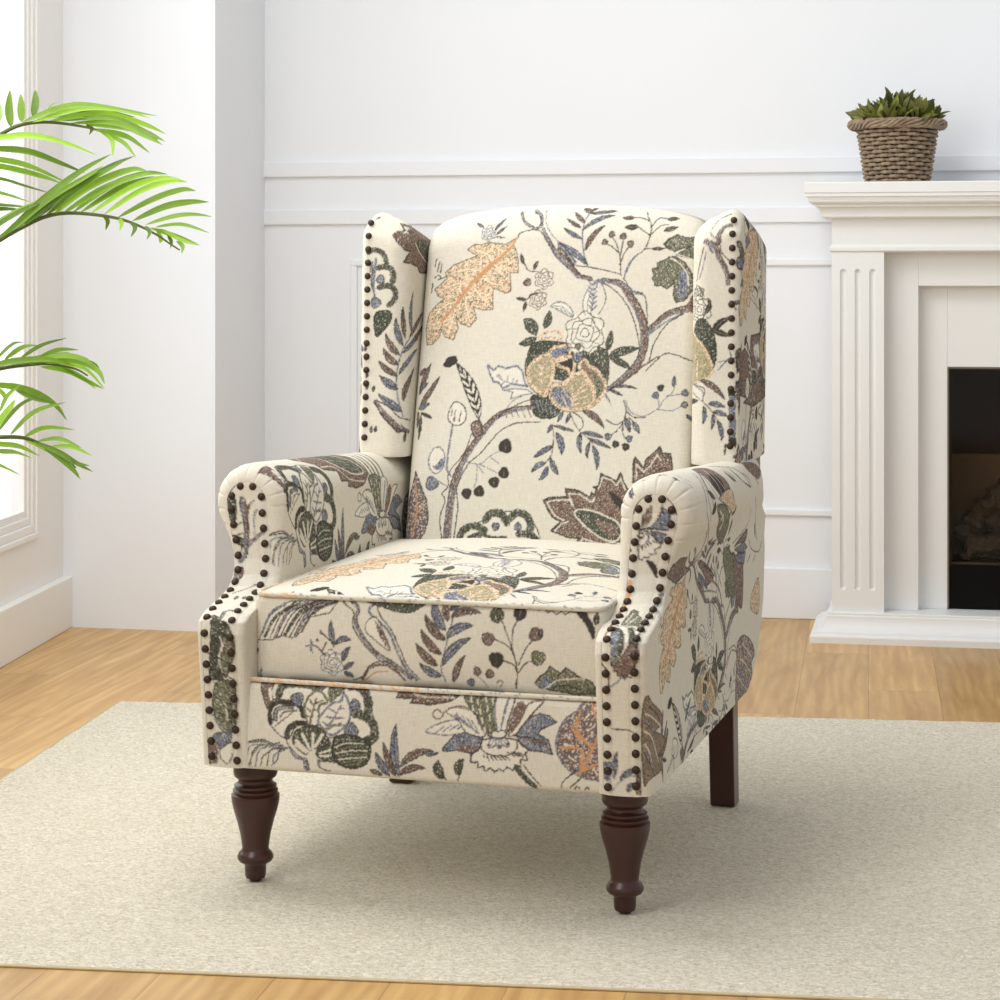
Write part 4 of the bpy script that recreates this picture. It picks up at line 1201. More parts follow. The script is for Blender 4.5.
ART['arm_right'] = """Sk 0.8 0.8 60,455.5 62.5,465.5
Lb 2.4 0 69.5,481 78,490
Lb 3.6 0 72.5,500.5 74,512.5
Sb 0.8 0.8 104.5,500.5 91,516.5 100.5,531.5
Lb 4 0 43,424 60.5,434
Sk 1 1 57.5,408 55.5,412.5
Sb 0.8 0.8 109,512.5 116.5,524.5
Sb 1.4 1.4 208,502.5 181,531 160,558 175.5,589.5
Sn 2.4 2 244,496.5 185.5,535.5 188.5,571.5
Sb 1.6 1.6 191.5,505 174.5,525 150.5,546.5 138.5,573.5 189,604.5 249,643 196,663
Sn 1.2 1.2 164.5,669 254,663 274.5,643.5 195,602.5
Sk 0.8 0.8 174,665.5 237,658 240,632.5
Qn k 0.8 254.5,490.5 328,493 343,513 361.5,533 355.5,547 268.5,559 235,540.5 232.5,521.5
Qt k 0.9 244.5,555 355.5,547 382,567 389,594.5 312.5,576 248.5,563
Qk - 0 279.5,512.5 318.5,519.5 312.5,545 253,550 235,531.5
St 1.6 1.2 301,504.5 302,532.5 330,566
Sc 1.4 1.2 296.5,497 274.5,520.5 268.5,559
Sb 1.6 1.4 244,498.5 214.5,530.5 227,559
Lk 5 0 207.5,555.5 187,546 174,541.5
Lk 5.5 0 175,577.5 203.5,570.5 203.5,559
Lk 4 0 380.5,598.5 423.5,595 399,580
Qo k 0.8 209.5,571 295,574.5 416,623 427.5,651.5 399,660 308,622.5
Sc 1.4 1.4 235.5,578 311,602.5 347,627.5
Bw 4.5 0 278,593
Bw 4 0 336,619.5
Lk 4 0 455,652 462,636 427.5,614
Bk 3 0 359,595
Sn 1.6 1.6 378.5,490 467,508 523,532 574.5,556.5
Sk 1 1 455,512 487,533.5 573.5,558 575,541.5 537.5,526
Pw k 1 465,501.5 502,515.5 547.5,537 574.5,556.5 505,540.5 469.5,522
Lb 4 0 444,537.5 404,528.5 398.5,512.5
Sb 1.4 1.4 425.5,485.5 411,508.5 444,531
Qn b 0.8 602,501.5 663.5,510 704.5,534 671,550 621,535 589,517
So 1.4 1.4 635.5,526 645,544 665.5,560.5
Sb 1.2 1.2 633,585 677.5,620.5 707,662 736.5,694
Lb 2.4 0 717.5,686 701.5,667 702.5,655.5
Sn 1.2 1.2 619,611 633.5,645.5 591,663 512,673
Qn k 0.7 528.5,680.5 579.5,670 633.5,662.5 627,681 570,680
Pb k 0.8 531,686 613.5,682.5 648.5,696 591,701.5
Sk 0.8 0.8 658,684.5 692.5,705.5 753,715.5 783.5,702
Sk 1 1 677.5,712 648.5,722.5
Sk 1 1 722.5,717.5 700,729
Sc 1.4 1.4 487,678 563,698
Qn k 0.8 233.5,670.5 283.5,676.5 365,707.5 315.5,716.5 291.5,698
Sn 2.6 2.6 340,709.5 403,733 429,763 416,787
Sn 2 2 549,726 508,761 455,793
Qo k 0.8 434,677 488.5,681 549,726 549,753 508,763.5 468,731.5
Qn k 0.8 535.5,703 605.5,706 605.5,788 563,782 535.5,751
Pb k 0.8 535.5,697.5 634,701.5 619.5,721.5 563,711.5
Sb 1.2 1.2 395.5,677.5 390.5,700.5 429,734
Qt k 0.8 753,763.5 692.5,781 677.5,804 737.5,824 760.5,810
Sk 0.7 0.7 285.5,682 352.5,701 377.5,711.5
QE k 0.8 -91,826.5 -56.5,835 0.5,860.5 0.5,874 -39,877.5 9,894 27,910 -3.5,928.5 -9.5,941.5 -67.5,939.5 -80.5,944
Sc 1.3 1.2 -86.5,844.5 -56.5,855 -9.5,875
Sc 1.3 1.2 -86,869 -56.5,887.5 -21.5,924.5
Sc 1.1 1 -83,888 -68,909.5 -56.5,930.5
Sb 3 2.4 -85.5,855.5 -56.5,871 -33,892
Sb 3 2.4 -82,899 -68,917.5 -45,936
Sk 0.9 0.9 -78.5,835 -33,854 -9.5,869.5
Qn k 0.7 -21.5,916.5 15,907.5 33,889 39.5,895.5 15,918.5
Qm k 0.9 552.5,863.5 569,845 619.5,843.5 689,866 715.5,890 689,904.5 693.5,936.5 652.5,968.5 590,968.5 545,968.5
Sc 1.3 1.2 586,878.5 636.5,897 689,936.5
Sc 1.2 1.2 561,905.5 602.5,933.5 652.5,968.5
Sb 2.6 2 577.5,890 619.5,929 619.5,969
Sk 1.2 1.2 488,846.5 536.5,848 552.5,869.5 528,885
Sk 1 1 586,839.5 577.5,851.5 552.5,857
Sc 1.1 1 602.5,855.5 645,872 689,892.5
Sb 1.4 1 456.5,882 472,894
Sb 1.4 1 504,887 496,903
Sb 1.4 1 456.5,905.5 449,919.5
Sb 1.4 1 496,907 488,921.5
Sb 1.4 1 425.5,955.5 456.5,947
Sb 1.4 1 380,903.5 410,889.5
Lb 4 0 154.5,902 168,886.5 194.5,873
Lw 5 0 168,929.5 181,907.5 236,906.5
Sb 1.2 1.2 141.5,876 181,907.5 236,940
Lw 3 0 33,956.5 58,947 79.5,936.5
Lk 2.6 0 168,957.5 208.5,955 222,936
Sn 1.6 1.4 425.5,848.5 441,888.5 380,911
Lk 2.4 0 180.5,696 192.5,683 179.5,672
Sb 1 1 219.5,686.5 241,719 223.5,754
Sb 1 1 349.5,722.5 368,760 349.5,803
Pn k 0.8 30.5,668 49.5,650 84.5,644.5 142,650.5 143.5,666 180.5,674 84.5,683.5"""
REUSE = [
 ('seat', 'back', [[0.9913, 0.2335], [-0.1495, 1.0388], [2.1263, -0.7815]]),
 ('arm_left', 'rail', [[1.182, -0.1511], [-0.0314, 1.3201], [0.3585, -0.0059]]),
 ('arm_right', 'back', [[1.1622, 0.0305], [-0.104, -0.8014], [0.3511, 1.4812]]),
]
# ---------------------------------------------------------------- printed cloth: the drawing of each panel, in millimetres of cloth
PAL = dict(c=((214, 208, 193), (224, 218, 203)), k=((58, 53, 49), (84, 77, 70)), g=((68, 71, 60), (112, 114, 98)), h=((56, 58, 50), (94, 99, 82)), o=((96, 97, 78), (142, 142, 120)),
           b=((98, 103, 120), (150, 153, 164)), n=((110, 90, 82), (146, 126, 116)), t=((214, 178, 144), (232, 208, 180)), r=((190, 140, 100), (208, 164, 124)), q=((96, 90, 74), (128, 120, 96)),
           e=((142, 134, 104), (196, 184, 152)), E=((112, 96, 82), (170, 152, 130)), v=((236, 214, 184), (240, 224, 198)), d=((104, 84, 74), (150, 128, 112)), w=((219, 213, 199), (228, 222, 208)), m=((112, 92, 84), (112, 116, 132)))
PALn = {k: (np.array(srgb(*a)), np.array(srgb(*b))) for k, (a, b) in PAL.items()}
def _tile(n, s):
    a = rng.normal(0, 1, (n, n)); k = np.exp(-np.linspace(-2.5, 2.5, 2 * s + 1) ** 2); k /= k.sum()
    a = np.concatenate([a, a], 0); a = np.apply_along_axis(lambda r: np.convolve(r, k, 'same'), 0, a)[n // 2:n // 2 + n]
    a = np.concatenate([a, a], 1); a = np.apply_along_axis(lambda r: np.convolve(r, k, 'same'), 1, a)[:, n // 2:n // 2 + n]
    return (a - a.mean()) / a.std()
NT = [_tile(512, 1), _tile(512, 3), _tile(512, 6)]
def nz_at(k, x, y, ox=0, oy=0):     # x, y in mm, one texel per .8 mm
    return NT[k][np.floor(y / .8 + oy).astype(int) % 512, np.floor(x / .8 + ox).astype(int) % 512]
def catmull(P, closed=False, step=2.0):
    P = np.asarray(P, float)
    if len(P) < 3 and not closed: return P
    if closed: Q = np.r_[P[-1:], P, P[:2]]
    else: Q = np.r_[[2 * P[0] - P[1]], P, [2 * P[-1] - P[-2]]]
    out = []
    for i in range(len(Q) - 3):
        a, b, c, d = Q[i:i + 4]; n = max(2, int(np.hypot(*(c - b)) / step))
        t = (np.arange(n) / n)[:, None]
        out.append(.5 * (2 * b + (c - a) * t + (2 * a - 5 * b + 4 * c - d) * t ** 2 + (3 * b - a - 3 * c + d) * t ** 3))
    if not closed: out.append(P[-1:])
    return np.concatenate(out)
class Cloth:
    RES = 1.0
    def __init__(s, x0, x1, y0, y1):
        s.x0, s.y0 = x0, y0; s.w = int((x1 - x0) / s.RES) + 1; s.h = int((y1 - y0) / s.RES) + 1
        s.a = np.tile(PALn['c'][0], (s.h, s.w, 1)).astype(np.float64)
        s.seed = 0
    def win(s, P, pad):
        lo = P.min(0) - pad; hi = P.max(0) + pad
        i0 = max(0, int((lo[0] - s.x0) / s.RES)); i1 = min(s.w, int((hi[0] - s.x0) / s.RES) + 2)
        j0 = max(0, int((lo[1] - s.y0) / s.RES)); j1 = min(s.h, int((hi[1] - s.y0) / s.RES) + 2)
        if i1 <= i0 or j1 <= j0: return None
        X, Y = np.meshgrid(s.x0 + np.arange(i0, i1) * s.RES, s.y0 + np.arange(j0, j1) * s.RES)
        return i0, i1, j0, j1, X, Y
    def colour(s, c, X, Y):
        A, B = PALn[c if c in PALn else c.lower()]
        s.seed += 17
        n = nz_at(0, X * 1.0 + Y * .25, Y * .4 - X * .15, s.seed) * .9 + nz_at(1, X, Y, s.seed) * .5
        f = np.clip(.32 + n * (.12 if c in 'cwk' else .52), 0, 1)[..., None]
        if c == 'd':
            out = A * (1 - f * .6) + B * f * .6; dots = (nz_at(0, X, Y, 31, s.seed) > 1.35)[..., None]; out = np.where(dots, PALn['c'][0], out)
            return np.where((nz_at(1, X, Y, 77, s.seed) > 1.5)[..., None], PALn['k'][0], out)
        if c == 't':
            out = PALn['t'][0] * (1 - f) + PALn['v'][1] * f
            out = np.where((nz_at(1, X, Y, 5, s.seed) > .75)[..., None], PALn['o'][1], out)
            return np.where((nz_at(1, X, Y, 55, s.seed) > 1.25)[..., None], PALn['q'][0] * 1.3, out)
        if c == 'm':
            out = A * (1 - f) + B * f
            return np.where((nz_at(1, X, Y, 9, s.seed) > .75)[..., None], PALn['v'][0] * .85, out)
        if c == 'h':
            out = A * (1 - f) + B * f
            return np.where((nz_at(0, X * .6, Y * .6, 3, s.seed) > 1.5)[..., None], PALn['c'][0] * .7, out)
        out = A * (1 - f) + B * f
        if c in 'gobn' and X.size > 150: out = np.where((nz_at(0, X * .7 + Y * .2, Y * .35, 61, s.seed) > 1.35)[..., None], PALn['c'][0] * .82, out); out = np.where((nz_at(0, X * .7 + Y * .2, Y * .35, 161, s.seed) > 1.3)[..., None], PALn['k'][0], out)
        return out
    def blend(s, wn, m, c):
        i0, i1, j0, j1, X, Y = wn
        v = s.a[j0:j1, i0:i1]; m = m[..., None]
        v[:] = v * (1 - m) + s.colour(c, X, Y) * m
    def warp(s, X, Y, k=.55):
        return X + nz_at(1, X, Y, 0, 100) * k, Y + nz_at(1, X, Y, 200, 0) * k
    def stroke(s, c, w0, w1, P, fringe=False):
        P = np.asarray(P); 
        wn = s.win(P, max(w0, w1) + 2.5)
        if wn is None: return
        X, Y = s.warp(wn[4], wn[5], .45)
        m = np.zeros(X.shape); n = len(P) - 1
        L = np.r_[0, np.cumsum(np.hypot(*np.diff(P, axis=0).T))]; T = max(L[-1], 1e-6)
        for i in range(n):
            a, b = P[i], P[i + 1]; d = b - a; l2 = d @ d
            if l2 < 1e-9: continue
            wm = max(w0, w1) / 2 + 2.2
            gi0 = max(0, int((min(a[0], b[0]) - wm - wn[4][0, 0]) / s.RES)); gi1 = int((max(a[0], b[0]) + wm - wn[4][0, 0]) / s.RES) + 2
            gj0 = max(0, int((min(a[1], b[1]) - wm - wn[5][0, 0]) / s.RES)); gj1 = int((max(a[1], b[1]) + wm - wn[5][0, 0]) / s.RES) + 2
            x = X[gj0:gj1, gi0:gi1]; y = Y[gj0:gj1, gi0:gi1]
            if x.size == 0: continue
            t = np.clip(((x - a[0]) * d[0] + (y - a[1]) * d[1]) / l2, 0, 1)
            r = np.hypot(x - a[0] - t * d[0], y - a[1] - t * d[1])
            w = w0 + (w1 - w0) * (L[i] + t * (L[i + 1] - L[i])) / T
            if fringe:
                w = w * (.82 + .26 * np.sin((L[i] + t * (L[i + 1] - L[i])) * 1.9))
            mm_ = np.clip((w / 2 - r) / s.RES + .5, 0, 1) * np.minimum(1, w / .9)
            sub = m[gj0:gj1, gi0:gi1]; np.maximum(sub, mm_, out=sub)
        s.blend(wn, m, c)
    def poly(s, c, P):
        wn = s.win(P, 2)
        if wn is None: return None
        X, Y = s.warp(wn[4], wn[5], .6); ins = np.zeros(X.shape, bool)
        for a, b in zip(P, np.r_[P[1:], P[:1]]):
            if a[1] == b[1]: continue
            cnd = ((a[1] > Y) != (b[1] > Y)) & (X < (b[0] - a[0]) * (Y - a[1]) / (b[1] - a[1]) + a[0]); ins ^= cnd
        s.blend(wn, ins.astype(float), c); return wn
    def draw(s, ops, M=None, k=1.6):
        k0 = k
        for kind, c, a, b, P in ops:
            P = np.array(P, float)
            if M is not None: P = np.c_[P, np.ones(len(P))] @ M
            if kind == 'S' or kind == 'J':
                if kind == 'S': P = catmull(P)
                low = c.lower()
                if c in 'GK' :
                    s.stroke(low, float(a) * k, b * k, P, True); s.stroke('k' if c == 'G' else 'k', 1.0, 1.0, P + [0, .0]); 
                    d = np.gradient(P, axis=0) if len(P) > 1 else P * 0; nn = np.c_[-d[:, 1], d[:, 0]] / (np.hypot(*d.T)[:, None] + 1e-9)
                    for i in range(0, len(P), 1):
                        h = float(a) * k * .5 * rng.uniform(.5, 1.1); s.stroke('k' if rng.random() < .55 else 'o', .9, .6, np.array([P[i] - nn[i] * h, P[i] + nn[i] * h]))
                else:
                    w0 = float(a) * k; w1 = b * k
                    mn = 2.1 if c == 'k' else 1.8
                    s.stroke(c, max(w0 * 1.1, mn), max(w1 * 1.1, mn * .85), P)
                    if max(w0, w1) > 5 and c in 'nb':     # limb: ink edge and stitched flecks
                        d = np.gradient(P, axis=0); nn = np.c_[-d[:, 1], d[:, 0]] / (np.hypot(*d.T)[:, None] + 1e-9)
                        wv_ = np.linspace(w0, w1, len(P))[:, None] / 2
                        s.stroke('k', 1.6, 1.6, P + nn * wv_); s.stroke('b' if c == 'n' else 'n', 2.2, 2, P - nn * wv_ * .7)
                        for i in range(1, len(P) - 1):
                            q = P[i] + nn[i] * wv_[i] * rng.uniform(-.7, .7); s.stroke('k' if rng.random() < .5 else 'c', .8, .6, np.array([q, q + d[i] * .8 + nn[i] * .8]))
            elif kind in 'PQ':
                if kind == 'Q': P = catmull(P, True)
                s.poly(c, P)
                if a != '-' and b > 0: s.stroke(a, max(b * k * 1.2, 1.8), max(b * k * 1.2, 1.8), np.r_[P, P[:1]])
            elif kind == 'L':
                w = float(a) * k * 1.4; B_, T_ = P[0], P[-1]
                if len(P) == 2:
                    n_ = np.array([-(T_ - B_)[1], (T_ - B_)[0]]); C_ = (B_ + T_) / 2 + n_ * .02
                else: C_ = 1.1 * P[1] - .1 * (B_ + T_) / 2
                t = np.linspace(0, 1, 16)[:, None]; mid = (1 - t) ** 2 * B_ + 2 * t * (1 - t) * C_ + t ** 2 * T_
                d = np.gradient(mid, axis=0); nn = np.c_[-d[:, 1], d[:, 0]] / (np.hypot(*d.T)[:, None] + 1e-9)
                wd_ = w / 2 * np.sin(np.pi * t ** .85) ** .8
                out = np.r_[mid + nn * wd_, (mid - nn * wd_)[::-1]]
                if c == 's':
                    s.poly('c', out)
                    for i in range(1, 14, 2):
                        for sd in (-1, 1):
                            j = min(i + 3, 15); s.poly('k', np.array([mid[i], mid[i + 1], mid[j] + sd * nn[j] * wd_[j], mid[j - 1] + sd * nn[j - 1] * wd_[j - 1]]))
                    s.stroke('k', 2, 2, np.r_[out, out[:1]]); s.stroke('k', 1.6, 1.2, mid)
                elif c == 'w':
                    s.poly('w', out); s.stroke('b', 2.2, 2.2, np.r_[out, out[:1]]); s.stroke('b', 1.4, 1.2, mid)
                else:
                    s.poly(c, out)
                    if w > 4.5:
                        s.stroke({'b': 'k', 'n': 'k', 'o': 'k', 'g': 'k', 'k': 'k'}.get(c, 'k'), 1.4, 1.4, np.r_[out, out[:1]])
                        s.stroke('k' if c != 'k' else 'o', 1.3, 1.0, mid)
            elif kind == 'R':
                r = float(a) * k; ctr = P[0]; ink = c if c != 'w' else 'g'
                th = np.linspace(0, 2 * np.pi, 60)
                s.poly('w', ctr + np.c_[np.cos(th), np.sin(th)] * (r * (1 + .10 * np.cos(6 * th)))[:, None])
                for f, lob in ((1, 6), (.72, 5), (.45, 4), (.22, 3)):
                    rr = r * f * (1 + .11 * np.cos(lob * th + f * 9)); s.stroke(ink, 2.0 if f > .5 else 1.6, 1.6, ctr + np.c_[np.cos(th), np.sin(th)] * rr[:, None])
                for q in range(7):
                    an = q * .9; s.stroke(ink, 1.3, 1.3, ctr + np.array([[np.cos(an), np.sin(an)], [np.cos(an + .25), np.sin(an + .25)]]) * np.array([[r * .5], [r * .95]]))
            elif kind == 'B':
                r = float(a) * k; th = np.linspace(0, 2 * np.pi, 18)
                o = P[0] + np.c_[np.cos(th), np.sin(th)] * (r * (1 + .10 * np.cos(3 * th + P[0, 0])))[:, None]
                s.poly(c, o)
                if r > 3.5: s.stroke('k', 1.5, 1.5, o)
                if r > 5 and c != 'w': s.stroke('o', .9, .7, np.array([P[0] - [0, r * .6], P[0] + [0, r * .6]]))
    def sample(s, U):
        x = np.clip((U[:, 0] * 1000 - s.x0) / s.RES, 0, s.w - 1.001); y = np.clip((U[:, 1] * 1000 - s.y0) / s.RES, 0, s.h - 1.001)
        i = x.astype(int); j = y.astype(int); fx = (x - i)[:, None]; fy = (y - j)[:, None]; a = s.a
        return (a[j, i] * (1 - fx) + a[j, i + 1] * fx) * (1 - fy) + (a[j + 1, i] * (1 - fx) + a[j + 1, i + 1] * fx) * fy
def parse(txt):
    r = []
    for ln in txt.split('\n'):
        f = ln.split(' '); pts = [tuple(map(float, p.split(','))) for p in f[3:]]
        r.append((f[0][0], '' if f[0][1] == '-' else f[0][1], f[1], float(f[2]), pts))
    return [(k, c or 'c', a, b, p) for k, c, a, b, p in r]
OPS = {k: parse(v) for k, v in ART.items()}
EXT = dict(back=(-262, 262, 430, 1200), seat=(-285, 285, -50, 590), front=(-275, 275, 318, 456), rail=(-297, 297, 183, 327), arm_left=(-112, 822, -5, 975), arm_right=(-112, 822, -5, 975),
           wing_left=(-3, 680, 575, 1070), wing_right=(-3, 680, 575, 1070), facing_left=(-37, 37, -3, 518), facing_right=(-37, 37, -3, 518), outer=(-345, 345, 185, 1010))
CL = {k: Cloth(*v) for k, v in EXT.items()}
CL['back'].draw(OPS['back'], k=1.68); CL['front'].draw(OPS['cush'], k=1.5); CL['rail'].draw(OPS['rail'], k=1.5)
for n_, k_ in (('wing_left', 1.9), ('wing_right', 1.9), ('facing_left', 1.6), ('facing_right', 1.5), ): CL[n_].draw(OPS[n_], k=k_)
for pn, an, M_ in REUSE:
    M_ = np.array(M_, float); M_[2] *= 1000
    if pn == 'seat': M_[2, 0] -= 2000
    CL[pn].draw(OPS[an], M_, k=1.7)
CL['arm_right'].draw(OPS['arm_right'], k=1.7)
# panels turned away from the room repeat the same cloth
Mo = np.array([[1.25, 0], [0, 1.25], [0, -330.]]); CL['outer'].draw(OPS['back'], Mo, k=1.9)
CL['arm_left'].draw(OPS['back'], np.array([[1.0, 0], [0, -.8], [380., 1400.]]), k=1.6)
CL['arm_right'].draw(OPS['rail'], np.array([[1.0, 0], [0, 1.0], [330., -60.]]), k=1.6)
for n_ in ('wing_left', 'wing_right'): CL[n_].draw(OPS['back'], np.array([[.9, 0], [0, .9], [590., 120.]]), k=1.6)
def fabric_colour(name, UV):
    if name in ('cord_top', 'cord_low'):
        x = UV[:, 0] * 1000; n = nz_at(2, x, UV[:, 1] * 1000, 9 if name == 'cord_top' else 90, 40)
        base = np.tile(PALn['c'][0], (len(UV), 1)); L_ = x.max()
        lim = .32 if name == 'cord_top' else .5
        tint = np.where((x < L_ * lim)[:, None], PALn['t'][0], PALn['b'][1])
        return np.where(((n > (.2 if name == 'cord_top' else 0)) & ((x < L_ * lim) | (n > 1.3)))[:, None], tint, base)
    if name == 'seat':
        top = UV[:, 0] > 1; out = CL['front'].sample(UV); out[top] = CL['seat'].sample(UV[top] - [2.0, 0]); return out
    if name == 'front': return CL['rail'].sample(UV)
    return CL[name].sample(UV)
# ---------------------------------------------------------------- room shell
T = math.radians(-11.2)                        # the back wall runs slightly away from square
wd = Vector((math.cos(T), math.sin(T), 0)); wn_ = Vector((-math.sin(T), math.cos(T), 0))
W0 = Vector((-.677, 6.25, 0))                  # back wall, inner corner beside the pier
def struct(o): o['kind'] = 'structure'; return o
room = lambda o: (setattr(o, 'matrix_world', Matrix.Translation(W0) @ Matrix.Rotation(T, 4, 'Z')), o)[1]
# wall frame: u along the wall to the right, v into the wall, z up
b = MB(); b.box(-.7, 4.2, 0, .12, 0, 2.75); o = struct(room(b.build('wall_back', M_wall)))
def trim(n, z0, z1, u0=0.0, u1=3.6, d=.010):
    b = MB(); b.box(u0, u1, -d, .003, z0, z1, bev=min(.003, d * .3)); return struct(room(b.build('trim_%d' % n, M_wall)))
trim(1, 1.207, 1.250, d=.012); trim(2, 1.072, 1.115, d=.010)
# raised panel frame below the rail: left upright, top and bottom mouldings
ub = .262
b = MB()
for (u0, u1, z0, z1) in ((ub, 2.6, .955, .975), (ub, 2.6, .278, .297), (ub, ub + .02, .297, .955), (2.58, 2.6, .297, .955)):
    b.box(u0, u1, -.010, .003, z0, z1, bev=.004)
struct(room(b.build('trim_3', M_wall)))
b = MB(); b.box(0, 4.2, -.014, .003, 0, .137, bev=.003); struct(room(b.build('baseboard_back', M_wall)))
# pier left of the back wall (front face and right flank)
pA = Vector((-1.30, 5.846, 0)); pB = Vector((-.742, 5.731, 0))
b = MB(); b.prism([(pA.x, pA.y), (pB.x, pB.y), (-.668, 6.25), (-.640, 6.50), (-1.22, 6.62)], 0, 2.75)
struct(b.build('wall_pier', M_wall))
# left wall with the window: local frame a along the wall (towards the camera), n into the room
lw = Vector((-.0825, -.9966, 0)).normalized(); L0 = Vector((-1.153, 5.84, 0))
ang = math.atan2(lw.y, lw.x)
LW = Matrix.Translation(L0) @ Matrix.Rotation(ang, 4, 'Z')      # local +x runs to the camera, local +y into the room
lroom = lambda o: (setattr(o, 'matrix_world', LW), o)[1]
WS, WE, WZ0, WZ1 = .275, 2.2, .270, 2.45         # opening incl. frame
b = MB(); D = -.022
b.box(-.05, WS, D, 0, 0, 2.75); b.box(WE, 6.6, D, 0, 0, 2.75); b.box(WS, WE, D, 0, 0, WZ0); b.box(WS, WE, D, 0, WZ1, 2.75)
struct(lroom(b.build('wall_left', M_trim)))
b = MB(); b.box(-.03, 6.6, 0, .026, 0, .135, bev=.003); struct(lroom(b.build('baseboard_left', M_trim)))
# window frame: stepped mouldings around the pane
wf = MB()
def ring(i, w, y0, y1, bev):
    a0, a1, z0, z1 = WS + i, WE - i, WZ0 + i, WZ1 - i
    for bx in ((a0, a0 + w, z0, z1), (a1 - w, a1, z0, z1), (a0 + w, a1 - w, z0, z0 + w), (a0 + w, a1 - w, z1 - w, z1)):
        wf.box(bx[0], bx[1], y0, y1, bx[2], bx[3], bev=bev)
ring(-.006, .016, -.02, .008, .003); ring(.010, .022, -.02, .003, .003); ring(.032, .020, -.022, -.002, .003); ring(.052, .018, -.024, -.007, .002)
o = struct(lroom(wf.build('window_1', M_trim)))
m, nt, bb = mat_new('window_glass'); nt.nodes.remove(bb)
tr = nt.nodes.new('ShaderNodeBsdfTransparent'); gl = nt.nodes.new('ShaderNodeBsdfGlossy'); gl.inputs['Roughness'].default_value = .03
mx = nt.nodes.new('ShaderNodeMixShader'); mx.inputs[0].default_value = .06
nt.links.new(tr.outputs[0], mx.inputs[1]); nt.links.new(gl.outputs[0], mx.inputs[2]); nt.links.new(mx.outputs[0], [n for n in nt.nodes if n.type == 'OUTPUT_MATERIAL'][0].inputs[0])
b = MB(); b.box(WS + .06, WE - .06, -.016, -.013, WZ0 + .06, WZ1 - .06); g = b.build('window_pane', m, o)
# floor and ceiling
b = MB(); b.box(-1.7, 3.6, -1.2, 7.0, -.05, 0)
fl = b.build('floor', M_floor); struct(fl)
# rug
RA = math.radians(-7.0)
rug = empty('area_rug', (0, 0, 0), 0, 'large plain cream wool rug lying on the oak floor under the armchair', 'rug')
rx = Vector((math.cos(RA), math.sin(RA), 0)); ry = Vector((-math.sin(RA), math.cos(RA), 0))
RC = Vector((-.828, 4.792, 0))                  # far left corner
rw, rd = 2.75, 1.80
rug.matrix_world = Matrix.Translation(RC) @ Matrix.Rotation(RA, 4, 'Z')
gx = np.linspace(0, rw, 560); gy = np.linspace(0, -rd, 380)
X, Y = np.meshgrid(gx, gy, indexing='ij')
edge = np.minimum.reduce([X, rw - X, -Y, rd + Y])
Z = .0030 + rng.normal(0, .0003, X.shape) - .001 * np.exp(-edge / .006)
nz_ = rng.normal(0, 1, X.shape)
k5 = np.ones(5) / 5
for ax in (0, 1): nz_ = np.apply_along_axis(lambda r: np.convolve(r, k5, 'same'), ax, nz_)
Z += nz_ * .0012
rough = np.convolve(rng.normal(0, 1, 560), np.ones(4) / 4, 'same') * .0035
Y2 = Y + np.where(edge == -Y, rough[:, None] * np.exp(Y / .01), 0)
jit = np.convolve(rng.normal(0, 1, 380), np.ones(4) / 4, 'same') * .0035
X2 = X + jit[None, :] * np.exp(-X / .01)
V = np.c_[X2.ravel(), Y2.ravel(), Z.ravel()]
obj_np('pile', V, grid_faces(560, 380, flip=True), M_rug, rug, orient=False)
M_bind = simple('rug_binding', (206, 188, 150), .9, .1, noise=.25, nscale=150, bump=.5, bscale=400)
b = MB()
for bx in ((.0, rw, -rd - .004, -rd + .004), (0, rw, -.006, -.003), (-.002, .003, -rd, -.004), (rw - .003, rw + .002, -rd, -.004)): b.box(*bx, .0003, .0030, bev=.001)
b.build('binding', M_bind, rug)
# ---------------------------------------------------------------- fireplace
FA = math.radians(-11.2)
FM = Matrix.Translation(Vector((.782, 5.56, 0))) @ Matrix.Rotation(FA, 4, 'Z')
fire = empty('fireplace', (.782, 5.56, 0), FA, 'white mantel fireplace with fluted pilasters and a black electric firebox', 'fireplace')
FW = 1.29; FB = .343
def stack(rings, name, mat, parent, auto=35):
    """rings: (u0, u1, v0, v1, z) rectangles lofted upward -> mouldings with mitred returns"""
    b = MB(); R = []
    for u0, u1, v0, v1, z in rings:
        R.append([b.bm.verts.new(p) for p in ((u0, v0, z), (u1, v0, z), (u1, v1, z), (u0, v1, z))])
    for a, c in zip(R, R[1:]):
        for k in range(4): b.bm.faces.new((a[k], a[(k + 1) % 4], c[(k + 1) % 4], c[k]))
    b.bm.faces.new(R[0][::-1]); b.bm.faces.new(R[-1])
    return b.build(name, mat, parent)
def over(prof, u=.053, v=.055):     # prof: (overhang, z)
    return [(u - o, FW - u + o, v - o, FB, z) for o, z in prof]
pl = [(.053, 0.0), (.053, .016), (.050, .020), (.044, .022), (.043, .026)]
for k in range(9):
    a = k / 8 * math.pi / 2; pl.append((.040 - .028 * math.sin(a), .028 + .036 * (1 - math.cos(a))))
pl += [(.010, .066), (.010, .071), (.008, .073)]
stack(over(pl), 'plinth', M_fire, fire)
cr = [(0, 1.072), (.022, 1.076)]
for k in range(9):
    a = k / 8 * math.pi / 2; cr.append((.024 + .014 * (1 - math.cos(a)), 1.078 + .024 * math.sin(a)))
cr += [(.040, 1.103), (.040, 1.108), (.045, 1.109)]
for k in range(6):
    a = k / 5 * math.pi / 2; cr.append((.046 + .010 * math.sin(a), 1.110 + .010 * (1 - math.cos(a))))
cr += [(.057, 1.121), (.057, 1.127), (.063, 1.128), (.063, 1.136), (.066, 1.138), (.066, 1.162), (.064, 1.1645)]
stack(over(cr), 'mantel_shelf', M_fire, fire)
stack(over([(0, 1.005), (0, 1.074)], .053, .060), 'frieze', M_fire, fire)
stack(over([(.0, .988), (.006, .992), (.006, 1.000), (.002, 1.006), (0, 1.008)], .053, .060), 'frieze_moulding', M_fire, fire)
